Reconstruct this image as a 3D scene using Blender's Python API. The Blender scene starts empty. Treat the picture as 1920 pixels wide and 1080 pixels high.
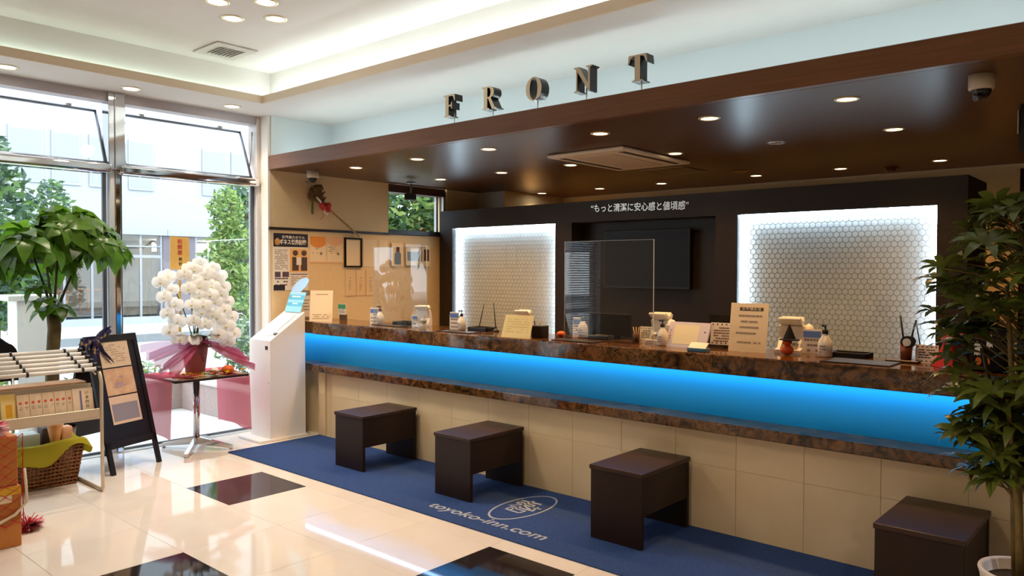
import bpy, bmesh, math, random
from mathutils import Vector, Matrix
R = random.Random(7)
PI = math.pi
sc = bpy.context.scene
COL = sc.collection

# ------------------------------------------------------------------ camera, sky, exposure
cam = bpy.data.objects.new('camera', bpy.data.cameras.new('camera')); COL.objects.link(cam)
cam.data.sensor_width = 36.0; cam.data.lens = 26.868
cam.data.clip_start = 0.05; cam.data.clip_end = 300
cam.matrix_world = (Matrix.Translation((0, 0, 1.5)) @ Matrix.Rotation(math.radians(41.223), 4, 'Z')
                    @ Matrix.Rotation(math.radians(90 - 1.326), 4, 'X') @ Matrix.Rotation(0.00304, 4, 'Z'))
sc.camera = cam
w = bpy.data.worlds.new('overcast_sky'); sc.world = w; w.use_nodes = True
bg = w.node_tree.nodes['Background']; bg.inputs[0].default_value = (0.86, 0.93, 1.0, 1); bg.inputs[1].default_value = 3.9
sc.view_settings.view_transform = 'Standard'; sc.view_settings.look = 'None'
sc.view_settings.gamma = 1.0; sc.view_settings.use_curve_mapping = False
sc.view_settings.exposure = 0.5
sc.cycles.use_denoising = True
sc.cycles.max_bounces = 10; sc.cycles.transparent_max_bounces = 24
sc.cycles.sample_clamp_indirect = 8
sc.cycles.caustics_reflective = False; sc.cycles.caustics_refractive = False

LAMP_SOFFIT = 40.0     # watts of the downlights in the dark canopy
LAMP_CEIL = 40.0       # watts of the pale ceiling's downlights, also scales the added room fill spots
COVE = 17.0             # emission of the cove strips
ALCOVE = 14.0           # emission of the strip above the canopy
BLUE = 10.0            # emission of the blue strip under the worktop
NICHE = 28.0            # emission of the strips round the tile niches

# ------------------------------------------------------------------ materials
def lin(c):
    return tuple((x / 255 / 12.92 if x / 255 <= .04045 else ((x / 255 + .055) / 1.055) ** 2.4) for x in c[:3]) + (1,)
MATS = {}
def M(name, col, rough=.5, metal=0.0, var=0.0, scale=8.0, stretch=(1, 1, 1), bump=0.0, emit=0.0, col2=None, ior=1.45,
      sheen=0.0, trans=0.0, objvar=0.0, spec=None):
    if name in MATS: return MATS[name]
    m = bpy.data.materials.new(name); MATS[name] = m; m.use_nodes = True
    nt = m.node_tree; N = nt.nodes; L = nt.links
    b = N['Principled BSDF']
    c = lin(col)
    b.inputs['Base Color'].default_value = c; b.inputs['Roughness'].default_value = rough
    b.inputs['Metallic'].default_value = metal; b.inputs['IOR'].default_value = ior
    if spec is not None: b.inputs['Specular IOR Level'].default_value = spec
    if sheen: b.inputs['Sheen Weight'].default_value = sheen
    if emit:
        b.inputs['Emission Color'].default_value = c; b.inputs['Emission Strength'].default_value = emit
    out_col = None
    if var or col2 or bump:
        tc = N.new('ShaderNodeTexCoord'); mp = N.new('ShaderNodeMapping'); mp.inputs['Scale'].default_value = stretch
        L.new(tc.outputs['Object'], mp.inputs['Vector'])
        nz = N.new('ShaderNodeTexNoise'); nz.inputs['Scale'].default_value = scale; nz.inputs['Detail'].default_value = 5
        L.new(mp.outputs[0], nz.inputs['Vector'])
        rp = N.new('ShaderNodeValToRGB')
        a = lin(col2) if col2 else tuple(x * (1 - var) for x in c[:3]) + (1,)
        rp.color_ramp.elements[0].position = .3; rp.color_ramp.elements[1].position = .7
        rp.color_ramp.elements[0].color = a; rp.color_ramp.elements[1].color = c
        L.new(nz.outputs['Fac'], rp.inputs[0]); out_col = rp.outputs[0]
        if bump:
            bp = N.new('ShaderNodeBump'); bp.inputs['Strength'].default_value = bump; bp.inputs['Distance'].default_value = .01
            L.new(nz.outputs['Fac'], bp.inputs['Height']); L.new(bp.outputs[0], b.inputs['Normal'])
    if objvar:
        oi = N.new('ShaderNodeObjectInfo'); mr = N.new('ShaderNodeMapRange')
        mr.inputs['To Min'].default_value = 1 - objvar; mr.inputs['To Max'].default_value = 1 + objvar * .4
        L.new(oi.outputs['Random'], mr.inputs['Value'])
        hs = N.new('ShaderNodeHueSaturation'); L.new(mr.outputs[0], hs.inputs['Value'])
        if out_col: L.new(out_col, hs.inputs['Color'])
        else: hs.inputs['Color'].default_value = c
        out_col = hs.outputs[0]
    if out_col: L.new(out_col, b.inputs['Base Color'])
    if trans:
        tr = N.new('ShaderNodeBsdfTranslucent'); mx = N.new('ShaderNodeMixShader'); mx.inputs[0].default_value = trans
        if out_col: L.new(out_col, tr.inputs[0])
        else: tr.inputs[0].default_value = c
        o = N['Material Output']; L.new(b.outputs[0], mx.inputs[1]); L.new(tr.outputs[0], mx.inputs[2]); L.new(mx.outputs[0], o.inputs[0])
    return m
def glass(name, tint=(255, 255, 255), ior=1.5, rough=0.0):
    if name in MATS: return MATS[name]
    m = bpy.data.materials.new(name); MATS[name] = m; m.use_nodes = True
    nt = m.node_tree; N = nt.nodes; L = nt.links; N.remove(N['Principled BSDF'])
    t = N.new('ShaderNodeBsdfTransparent'); t.inputs[0].default_value = lin(tint)
    g = N.new('ShaderNodeBsdfGlossy'); g.inputs['Roughness'].default_value = rough
    f = N.new('ShaderNodeFresnel'); ge = N.new('ShaderNodeNewGeometry'); mr = N.new('ShaderNodeMapRange')
    mr.inputs['To Min'].default_value = ior; mr.inputs['To Max'].default_value = 1 / ior      # the same sheen seen from inside the pane
    L.new(ge.outputs['Backfacing'], mr.inputs['Value']); L.new(mr.outputs[0], f.inputs[0])
    mx = N.new('ShaderNodeMixShader'); L.new(f.outputs[0], mx.inputs[0]); L.new(t.outputs[0], mx.inputs[1]); L.new(g.outputs[0], mx.inputs[2])
    L.new(mx.outputs[0], N['Material Output'].inputs[0]); return m
def sheer(name, col, opacity):
    if name in MATS: return MATS[name]
    m = bpy.data.materials.new(name); MATS[name] = m; m.use_nodes = True
    nt = m.node_tree; N = nt.nodes; L = nt.links; N.remove(N['Principled BSDF'])
    t = N.new('ShaderNodeBsdfTransparent'); d = N.new('ShaderNodeBsdfDiffuse'); d.inputs[0].default_value = lin(col)
    tl = N.new('ShaderNodeBsdfTranslucent'); tl.inputs[0].default_value = lin(col)
    m1 = N.new('ShaderNodeMixShader'); m1.inputs[0].default_value = .45; L.new(d.outputs[0], m1.inputs[1]); L.new(tl.outputs[0], m1.inputs[2])
    m2 = N.new('ShaderNodeMixShader'); m2.inputs[0].default_value = opacity; L.new(t.outputs[0], m2.inputs[1]); L.new(m1.outputs[0], m2.inputs[2])
    L.new(m2.outputs[0], N['Material Output'].inputs[0]); return m
def marble(name, dark, mid, vein, rough=.07):
    if name in MATS: return MATS[name]
    m = bpy.data.materials.new(name); MATS[name] = m; m.use_nodes = True
    nt = m.node_tree; N = nt.nodes; L = nt.links; b = N['Principled BSDF']; b.inputs['Roughness'].default_value = rough
    tc = N.new('ShaderNodeTexCoord')
    nz = N.new('ShaderNodeTexNoise'); nz.inputs['Scale'].default_value = 15; nz.inputs['Detail'].default_value = 10; nz.inputs['Distortion'].default_value = 1.4
    L.new(tc.outputs['Object'], nz.inputs['Vector'])
    rp = N.new('ShaderNodeValToRGB'); e = rp.color_ramp.elements
    e[0].position = .36; e[0].color = lin(dark); e[1].position = .68; e[1].color = lin(mid)
    L.new(nz.outputs['Fac'], rp.inputs[0])
    ad = N.new('ShaderNodeMixRGB'); ad.blend_type = 'ADD'; ad.inputs[0].default_value = .4
    L.new(tc.outputs['Object'], ad.inputs[1]); L.new(nz.outputs['Color'], ad.inputs[2])
    vo = N.new('ShaderNodeTexVoronoi'); vo.feature = 'DISTANCE_TO_EDGE'; vo.inputs['Scale'].default_value = 19
    L.new(ad.outputs[0], vo.inputs['Vector'])
    r2 = N.new('ShaderNodeValToRGB'); r2.color_ramp.elements[0].position = 0; r2.color_ramp.elements[0].color = (1, 1, 1, 1)
    r2.color_ramp.elements[1].position = .055; r2.color_ramp.elements[1].color = (0, 0, 0, 1)
    L.new(vo.outputs['Distance'], r2.inputs[0])
    n2 = N.new('ShaderNodeTexNoise'); n2.inputs['Scale'].default_value = 3.5; L.new(tc.outputs['Object'], n2.inputs['Vector'])
    r3 = N.new('ShaderNodeValToRGB'); r3.color_ramp.elements[0].position = .46; r3.color_ramp.elements[1].position = .75
    L.new(n2.outputs['Fac'], r3.inputs[0])
    mu = N.new('ShaderNodeMath'); mu.operation = 'MULTIPLY'; L.new(r2.outputs[0], mu.inputs[0]); L.new(r3.outputs[0], mu.inputs[1])
    mx = N.new('ShaderNodeMixRGB'); L.new(mu.outputs[0], mx.inputs[0]); L.new(rp.outputs[0], mx.inputs[1]); mx.inputs[2].default_value = lin(vein)
    L.new(mx.outputs[0], b.inputs['Base Color']); return m

# ------------------------------------------------------------------ mesh builder
class MB:
    def __init__(s): s.bm = bmesh.new(); s.T = Matrix.Identity(4); s.mi = 0
    def v(s, p): return s.bm.verts.new(s.T @ Vector(p))
    def f(s, vs, smooth=False):
        try: f = s.bm.faces.new(vs)
        except ValueError: return None
        f.material_index = s.mi; f.smooth = smooth; return f
    def box(s, x0, x1, y0, y1, z0, z1, b=0.0, seg=1):
        vs = [s.v((x, y, z)) for x in (x0, x1) for y in (y0, y1) for z in (z0, z1)]
        fs = [s.f([vs[i] for i in q]) for q in ((0, 1, 3, 2), (4, 6, 7, 5), (0, 4, 5, 1), (2, 3, 7, 6), (0, 2, 6, 4), (1, 5, 7, 3))]
        if b:
            ed = list({e for f in fs for e in f.edges})
            r = bmesh.ops.bevel(s.bm, geom=ed, offset=b, segments=seg, affect='EDGES', profile=.5, clamp_overlap=True)
            for f in r['faces']: f.material_index = s.mi
        return s
    def prism(s, pts, d, c=None):
        """closed outline (list of 3-D points) swept along vector d"""
        d = Vector(d); a = [s.v(p) for p in pts]; b = [s.v(Vector(p) + d) for p in pts]; n = len(pts)
        s.f(a[::-1]); s.f(b)
        for i in range(n): s.f([a[i], a[(i + 1) % n], b[(i + 1) % n], b[i]])
        return s
    def tube(s, path, r, seg=8, cap=True, r1=None):
        path = [Vector(p) for p in path]; rings = []; n = len(path); up = None
        for i, p in enumerate(path):
            t = (path[min(i + 1, n - 1)] - path[max(i - 1, 0)]).normalized()
            if up is None: up = Vector((0, 0, 1)) if abs(t.z) < .9 else Vector((1, 0, 0))
            a = t.cross(up).normalized(); bb = a.cross(t).normalized(); up = bb
            rr = r if r1 is None else r + (r1 - r) * i / max(1, n - 1)
            if callable(r): rr = r(i / max(1, n - 1))
            rings.append([s.v(p + a * math.cos(q) * rr + bb * math.sin(q) * rr) for q in [2 * PI * k / seg for k in range(seg)]])
        for A, B in zip(rings, rings[1:]):
            for k in range(seg): s.f([A[k], A[(k + 1) % seg], B[(k + 1) % seg], B[k]], True)
        if cap: s.f(rings[0][::-1]); s.f(rings[-1])
        return s
    def lathe(s, prof, c=(0, 0, 0), seg=20, smooth=True, sx=1, sy=1):
        rings = []
        for r, z in prof:
            if r < 1e-5: rings.append([s.v((c[0], c[1], c[2] + z))])
            else: rings.append([s.v((c[0] + sx * r * math.cos(2 * PI * k / seg), c[1] + sy * r * math.sin(2 * PI * k / seg), c[2] + z)) for k in range(seg)])
        for A, B in zip(rings, rings[1:]):
            for k in range(seg):
                k2 = (k + 1) % seg
                if len(A) == 1 and len(B) == 1: continue
                if len(A) == 1: s.f([A[0], B[k2], B[k]][::-1], smooth)
                elif len(B) == 1: s.f([A[k], A[k2], B[0]], smooth)
                else: s.f([A[k], A[k2], B[k2], B[k]], smooth)
        if len(rings[0]) > 1: s.f(rings[0][::-1])
        if len(rings[-1]) > 1: s.f(rings[-1])
        return s
    def ball(s, c, r, sz=1.0, seg=12, rings=8):
        prof = [(r * math.sin(PI * i / rings) if 0 < i < rings else 0, -r * sz * math.cos(PI * i / rings)) for i in range(rings + 1)]
        return s.lathe(prof, c, seg)
    def grid(s, fn, nu, nv, smooth=True, closed=False):
        g = [[s.v(fn(i / nu, j / nv)) for j in range(nv + (0 if closed else 1))] for i in range(nu + 1)]
        n = nv if closed else nv
        for i in range(nu):
            for j in range(nv):
                j2 = (j + 1) % len(g[0]) if closed else j + 1
                s.f([g[i][j], g[i + 1][j], g[i + 1][j2], g[i][j2]], smooth)
        return s
    def text(s, body, o, u, vv, size, ext=.0008, bold=0.0, align='CENTER', ital=0.0, space=1.0, width=None):
        """flat or raised lettering: o = anchor on the surface, u = reading direction, vv = up"""
        cu = bpy.data.curves.new('t', 'FONT'); cu.body = body; cu.size = size; cu.extrude = ext; cu.offset = bold
        cu.align_x = align; cu.align_y = 'CENTER'; cu.shear = ital; cu.space_character = space; cu.resolution_u = 3
        ob = bpy.data.objects.new('t', cu); COL.objects.link(ob)
        me = bpy.data.meshes.new_from_object(ob.evaluated_get(bpy.context.evaluated_depsgraph_get()))
        u = Vector(u).normalized(); vv = Vector(vv).normalized(); n = u.cross(vv)
        xs = [v.co.x for v in me.vertices] or [0, 1]
        k = 1.0 if width is None else width / max(1e-6, max(xs) - min(xs))
        vs = [s.v(Vector(o) + u * (v.co.x * k) + vv * v.co.y + n * (v.co.z + ext)) for v in me.vertices]
        for p in me.polygons: s.f([vs[i] for i in p.vertices])
        bpy.data.objects.remove(ob); bpy.data.curves.remove(cu); bpy.data.meshes.remove(me)
        return s
    def mesh(s, name, mats):
        bmesh.ops.recalc_face_normals(s.bm, faces=s.bm.faces) if getattr(s, 'fixn', True) else None
        me = bpy.data.meshes.new(name); s.bm.to_mesh(me); s.bm.free()
        for m in (mats if isinstance(mats, (list, tuple)) else [mats]): me.materials.append(m)
        return me
def wloc(o):
    p = Vector((0, 0, 0))
    while o is not None: p += o.location; o = o.parent
    return p
def tag(o, label=None, cat=None, group=None, kind=None):
    if label: o['label'] = label
    if cat: o['category'] = cat
    if group: o['group'] = group
    if kind: o['kind'] = kind
    return o
def thing(name, label, cat, loc, group=None):
    o = bpy.data.objects.new(name, None); o.empty_display_size = .1; COL.objects.link(o); o.location = loc
    return tag(o, label, cat, group)
def part(name, mb, mat, parent, label=None, kind=None):
    """one mesh part built in world coordinates, hung under its thing"""
    me = mb.mesh(name, mat); wp = wloc(parent)
    xs = [v.co for v in me.vertices]
    c = Vector(((min(p.x for p in xs) + max(p.x for p in xs)) / 2, (min(p.y for p in xs) + max(p.y for p in xs)) / 2, min(p.z for p in xs)))
    me.transform(Matrix.Translation(-c))
    o = bpy.data.objects.new(name, me); COL.objects.link(o); o.parent = parent; o.location = c - wp
    return tag(o, label, kind=kind)
def solo(name, mb, mat, label=None, cat=None, group=None, kind=None):
    me = mb.mesh(name, mat); xs = [v.co for v in me.vertices]
    c = Vector(((min(p.x for p in xs) + max(p.x for p in xs)) / 2, (min(p.y for p in xs) + max(p.y for p in xs)) / 2, min(p.z for p in xs)))
    me.transform(Matrix.Translation(-c))
    o = bpy.data.objects.new(name, me); COL.objects.link(o); o.location = c
    return tag(o, label, cat, group, kind)
def struct(name, mb, mat): return solo(name, mb, mat, kind='structure')
def sroot(name, loc):
    o = bpy.data.objects.new(name, None); COL.objects.link(o); o.location = loc; o['kind'] = 'structure'; return o
def inst(name, me, parent, Mw):
    o = bpy.data.objects.new(name, me); COL.objects.link(o); o.parent = parent
    o.matrix_local = Matrix.Translation(-wloc(parent)) @ Mw; return o
def bx(*a, **k): return MB().box(*a, **k)
def spot(name, loc, watts, col=(255, 214, 160), size=2.2, rad=.04, parent=None):
    l = bpy.data.lights.new(name, 'SPOT'); l.energy = watts; l.color = lin(col)[:3]; l.spot_size = size; l.spot_blend = .9; l.shadow_soft_size = rad
    o = bpy.data.objects.new(name, l); COL.objects.link(o)
    if parent is not None: o.parent = parent; o.location = Vector(loc) - wloc(parent)
    else: o.location = loc
    return o
def ordinal(i): return ['first', 'second', 'third', 'fourth', 'fifth', 'sixth', 'seventh', 'eighth', 'ninth', 'tenth'][i]

# palette
WHITE = M('white_paint', (236, 232, 226), .6)
CEIL = M('ceiling_paint', (226, 218, 212), .7, var=.03, scale=3)
CREAM = M('cream_wallpaper', (230, 204, 158), .65, var=.06, scale=30)
LIP = M('cove_lip_paint', (222, 204, 180), .6)
ALC = M('alcove_paint', (222, 228, 228), .7)
WOODF = M('canopy_fascia_wood', (112, 71, 40), .35, var=.25, scale=6, stretch=(.6, 14, 14))
WOODC = M('canopy_soffit_wood', (88, 54, 29), .34, var=.3, scale=5, stretch=(.5, 10, 10))
WALNUT = M('dark_laminate', (40, 24, 18), .42, spec=.3, var=.15, scale=5, stretch=(8, 8, .8))
PANELD = M('dark_partition_paint', (38, 27, 23), .55, var=.1, scale=4)
CHROME = M('polished_chrome', (215, 215, 218), .06, 1)
STEEL = M('brushed_steel', (178, 176, 172), .3, 1)
ALU = M('grey_aluminium', (120, 124, 132), .35, .8)
BLACKP = M('black_plastic', (22, 20, 22), .35)
BLACKM = M('matte_black', (24, 22, 23), .6, spec=.15)
TILE = M('polished_beige_tile', (226, 217, 208), .05, col2=(234, 226, 218), scale=2.5, objvar=.03, ior=1.55)
TILEB = M('polished_dark_tile', (44, 37, 36), .05, col2=(38, 31, 31), scale=5, ior=1.55)
GROUT = M('floor_grout', (178, 166, 152), .6)
STONE = M('cream_stone', (238, 216, 174), .35, col2=(230, 204, 160), scale=4, objvar=.04)
EMP = marble('brown_marble', (30, 17, 10), (122, 80, 42), (200, 154, 100))
CARPET = M('navy_carpet', (56, 80, 132), .95, var=.35, scale=90, bump=.4, spec=.1)
PRINTW = M('pale_carpet_print', (168, 176, 190), .95, var=.25, scale=150)
PAPER = M('white_paper', (238, 232, 222), .7)
PAPERC = M('cream_paper', (236, 218, 184), .7)
INK = M('dark_ink', (60, 52, 50), .7)
INKG = M('grey_ink', (150, 138, 126), .7)
INKR = M('red_ink', (206, 84, 64), .7)
INKB = M('blue_ink', (96, 128, 200), .7)
WPLAST = M('white_plastic', (232, 228, 220), .35)
GLASS = glass('window_glass', (250, 253, 253))
ACRYL = glass('clear_acrylic', (247, 248, 248))
LEDGE_ACR = M('polished_acrylic_edge', (205, 210, 208), .2)

def strokes(mb, o, u, v, n, wid, rows, rh, rnd, dash=.7):
    """lines of small printed marks: too small to read, flat print on paper"""
    u = Vector(u); v = Vector(v); o = Vector(o); nn = u.cross(v) * .0006
    for r in range(rows):
        x = 0
        while x < wid:
            L = rnd.uniform(.4, 1) * wid / n
            if rnd.random() < dash:
                a = o + u * x - v * (r * rh) + nn; b = a + u * min(L, wid - x)
                mb.f([mb.v(a), mb.v(b), mb.v(b + v * rh * .42), mb.v(a + v * rh * .42)])
            x += L * 1.18
def rect(mb, o, u, v, a, b, off=.0006):
    u = Vector(u); v = Vector(v); o = Vector(o) + u.cross(v) * off
    mb.f([mb.v(o), mb.v(o + u * a), mb.v(o + u * a + v * b), mb.v(o + v * b)])
    return mb

# ------------------------------------------------------------------ room shell
XW = -6.36          # plane of the cream wall left of the desk
XG = -6.55          # plane of the window glass
ZC = 2.92; ZU = 3.23
floor = struct('floor', bx(-6.48, 3.5, -3.5, 7.9, -.12, -.006), GROUT)
def floor_tile(black):
    mb = bx(-.2877, .2877, -.2847, .2847, -.012, 0, b=.0008); return mb.mesh('floor_tile', TILEB if black else TILE)
tile_w, tile_b = floor_tile(False), floor_tile(True)
for i in range(-2, 15):
    for j in range(-2, 12):
        x = -5.11 + .577 * i + .2885; y = 3.02 - .571 * j - .2855
        if x > 3.4 or y < -3.3 or y > 4.4: continue
        if i == -2:      # cut tiles along the window threshold
            continue
        blk = (i % 4 == 0 and j % 4 == 0) or (i % 4 == 2 and j % 4 == 2)
        inst('floor_tile', tile_b if blk else tile_w, floor, Matrix.Translation((x, y, 0)))
cut = bx(-.3955, .3955, -.2847, .2847, -.012, 0, b=.0008).mesh('floor_tile', TILE)
for j in range(-2, 12):
    y = 3.02 - .571 * j - .2855
    me = cut
    o = inst('floor_tile', me, floor, Matrix.Translation((-6.083, y, 0)))
# remove the first full column replaced by the cut tiles
for o in list(floor.children):
    if abs(o.matrix_local.translation.x + wloc(floor).x - (-5.11 - .577 + .2885)) < .01: bpy.data.objects.remove(o)

ceil = MB()
ceil.box(-6.1, 2.2, -2.6, 3.7, ZU, ZU + .05)                                     # upper field
ceil.box(-6.7, -5.93, -3.6, 4.52, ZC, ZC + .05)                                  # low border along the windows
ceil.box(-5.93, 3.6, 3.53, 4.52, ZC, ZC + .05)                                   # low border along the desk
ceil.box(2.0, 3.6, -3.6, 3.53, ZC, ZC + .05); ceil.box(-5.93, 2.0, -3.6, -2.4, ZC, ZC + .05)
ceil.box(-6.16, -6.1, -2.6, 3.76, ZC + .05, ZU + .05); ceil.box(-6.1, 2.2, 3.7, 3.76, ZC + .05, ZU + .05)
ceil.box(2.2, 2.26, -2.6, 3.76, ZC + .05, ZU + .05); ceil.box(-6.16, 2.26, -2.66, -2.6, ZC + .05, ZU + .05)
struct('ceiling', ceil, CEIL)
lip = MB()
lip.box(-5.945, -5.925, -2.4, 3.545, ZC - .002, ZC + .062); lip.box(-5.925, 2.0, 3.525, 3.545, ZC - .002, ZC + .062)
struct('trim_1', lip, LIP)
COVEM = M('cove_strip', (222, 246, 248), .5, emit=COVE)
for nm, a in (('window', (-6.06, -6.04, -2.3, 3.6, ZC + .055, ZC + .065)), ('desk', (-6.0, 1.9, 3.62, 3.64, ZC + .055, ZC + .065))):
    k = 1 if nm == 'desk' else .45
    solo('cove_light', bx(*a), COVEM if nm == 'desk' else M('cove_strip_dim', (220, 248, 236), .5, emit=COVE * .33),
         'pale green light strip hidden in the ceiling cove along the ' + ('windows' if nm == 'window' else 'FRONT sign side'), 'light strip')

# walls
struct('wall_left', MB().box(XW - .2, XW, 3.86, 5.26, 0, 2.95).box(XW - .2, XW - .02, 5.26, 6.12, 0, 1.88)
       .box(XW - .2, XW - .02, 5.26, 6.12, 2.34, 2.95).box(XW - .2, XW, 6.12, 7.9, 0, 2.95), CREAM)
struct('wall_corner', bx(XW, -5.92, 6.62, 7.75, 0, 2.42), M('corner_paint', (206, 196, 184), .6))
struct('wall_back', MB().box(-6.6, -1.05, 7.75, 7.9, 0, 2.95).box(-.15, 3.6, 7.75, 7.9, 0, 2.95).box(-1.05, -.15, 7.75, 7.9, 2.38, 2.95), CREAM)
d = sroot('door_1', (-.6, 7.75, 0))
part('door_leaf', bx(-1.05, -.15, 7.77, 7.81, 0, 2.38), WALNUT, d); part('door_handle', bx(-.98, -.95, 7.71, 7.77, .95, 1.1, b=.006), STEEL, d)
struct('wall_right', bx(3.5, 3.6, -3.6, 7.9, 0, 2.95), CREAM)
struct('wall_front', bx(-6.6, 3.6, -3.6, -3.5, 0, 2.95), CREAM)
# pillar between the windows and the desk wall, alcove above the canopy
struct('trim_2', bx(-6.62, XW, 3.835, 3.862, 0, ZC), M('pillar_paint', (238, 230, 220), .5))
al = MB(); al.box(XW, 3.5, 4.52, 4.6, 2.43, ZC)
struct('wall_alcove', al, ALC)
struct('trim_3', bx(XW, XW + .014, 3.84, 5.262, 1.872, 1.896), M('dark_rail', (40, 28, 24), .4))
struct('trim_4', bx(XW, XW + .008, 3.865, 4.52, 2.55, ZC), ALC)

# ------------------------------------------------------------------ windows
def window_bay(n, y0, y1, open_top=True):
    r = sroot('window_%d' % n, (XG, (y0 + y1) / 2, 0))
    fr = MB()
    fr.box(-6.575, -6.545, y0, y0 + .022, .02, 2.27, b=.003).box(-6.575, -6.545, y1 - .03, y1, .02, 2.27, b=.003)
    fr.box(-6.57, -6.55, y0 + .022, y1 - .03, .006, .024, b=.003)
    part('pane_frame', fr, ALU, r)
    part('glass_pane', bx(-6.562, -6.556, y0 + .02, y1 - .028, .024, 2.27), GLASS, r)
    part('transom', bx(-6.6, -6.46, y0 - .02, y1 + .02, 2.268, 2.345, b=.022, seg=4), CHROME, r)
    part('window_head', bx(-6.62, -6.5, y0, y1, 2.845, ZC), M('head_grey', (190, 184, 190), .5), r)
    # top-hung frame leaning outwards from its lower edge
    sash = MB(); gl = MB()
    a, b_ = y0 + (.04 if n == 1 else .03), y1 - (.035 if n == 1 else .01)
    zt, xt, zb, xb = 2.80, -6.725, 2.352, -6.53
    def P(y, t, dx=0): return (xb + (xt - xb) * t + dx, y, zb + (zt - zb) * t)
    for (q0, q1) in ((P(a, 0), P(a, 1)), (P(b_, 0), P(b_, 1)), (P(a, 1), P(b_, 1)), (P(a, 0), P(b_, 0))):
        sash.tube([q0, q1], .014, 4)
    part('sash_frame', sash, ALU, r)
    gl.prism([P(a, 0), P(b_, 0), P(b_, 1), P(a, 1)], (.004, 0, .001)); part('sash_glass', gl, GLASS, r)
    for y in (a + .2, b_ - .22):
        part('latch', bx(-6.745, -6.715, y, y + .04, 2.80, 2.832, b=.004), STEEL, r)
    for y in (a - .012, b_ + .012):
        part('stay', MB().tube([(-6.53, y, 2.78), (-6.56, y, 2.55), P(y, .25)], .006, 6), STEEL, r)
    return r
window_bay(1, 2.595, 3.80); window_bay(2, 1.33, 2.495); window_bay(3, .05, 1.225)
window_bay(4, -.86, -.055)
struct('wall_window', MB().box(-6.66, -6.46, -3.6, -.87, 0, 2.95), M('side_wall_paint', (196, 184, 170), .6))
for n, y in enumerate((2.487, 1.22, -.06)):
    r = sroot('trim_%d' % (5 + n), (-6.53, y + .065, 0))
    part('upper_post', MB().box(-6.6, -6.47, y, y + .045, 2.3, ZC, b=.004).box(-6.6, -6.468, y + .046, y + .13, 2.3, ZC, b=.006), CHROME, r)
    part('lower_post', MB().box(-6.6, -6.5, y + .06, y + .1, 0, 2.3, b=.004), CHROME, r); part('lower_jamb', MB().box(-6.6, -6.5, y + .018, y + .056, 0, 2.3, b=.004), M('jamb_pale', (206, 208, 212), .3, .3), r)
struct('trim_9', MB().box(-6.64, -6.49, 3.80, 3.836, 0, ZC, b=.004), M('jamb_white', (220, 214, 210), .35, .2))
struct('trim_10', bx(-6.66, -6.478, -.87, 3.84, -.1, .006, b=.002), M('threshold_metal', (206, 208, 208), .35, .3))
struct('trim_11', bx(-6.6, -6.56, -.86, 3.80, ZC - .02, ZC + .02), M('head_trim', (110, 100, 96), .5))
bl = sroot('window_6', (-6.45, -.45, 1)); slats = MB()
for k in range(58):
    z = .3 + k * .034
    slats.prism([(-6.45, -.84, z), (-6.425, -.84, z + .012), (-6.425, -.84, z + .0135), (-6.45, -.84, z + .0015)], (0, .77, 0))
part('blind_slats', slats, M('blind_grey', (200, 204, 214), .4), bl, kind='stuff')

sw = sroot('window_7', (-6.45, 5.7, 1.9))
part('glass_pane', bx(-6.462, -6.456, 5.262, 6.06, 1.93, 2.34), GLASS, sw)
part('sill', bx(-6.54, XW + .004, 5.264, 6.1, 1.88, 1.932, b=.003), M('sill_navy', (34, 32, 44), .4), sw)
part('lintel', bx(-6.54, XW - .004, 5.264, 6.1, 2.335, 2.42), M('lintel_brown', (70, 46, 38), .4), sw)
part('side_frame', MB().box(-6.48, -6.44, 6.03, 6.06, 1.93, 2.34, b=.003).box(-6.44, -6.37, 6.075, 6.115, 1.93, 2.4, b=.003), STEEL, sw)

# ------------------------------------------------------------------ canopy over the desk
can = thing('canopy', 'dark brown wooden canopy hanging over the front desk with recessed lights', 'canopy', (-2.5, 5.6, 2.42))
part('fascia', bx(XW + .003, 3.49, 3.84, 3.9, 2.42, 2.55, b=.004), WOODF, can)
part('soffit', bx(XW + .003, 3.49, 3.9, 7.745, 2.42, 2.445), WOODC, can)
solo('alcove_light', bx(XW + .1, 3.3, 4.1, 4.14, 2.46, 2.475), M('alcove_strip', (212, 236, 240), .5, emit=ALCOVE), 'cool white light strip lying on top of the canopy', 'light strip')

def stuffed(fn):
    return fn
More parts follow.
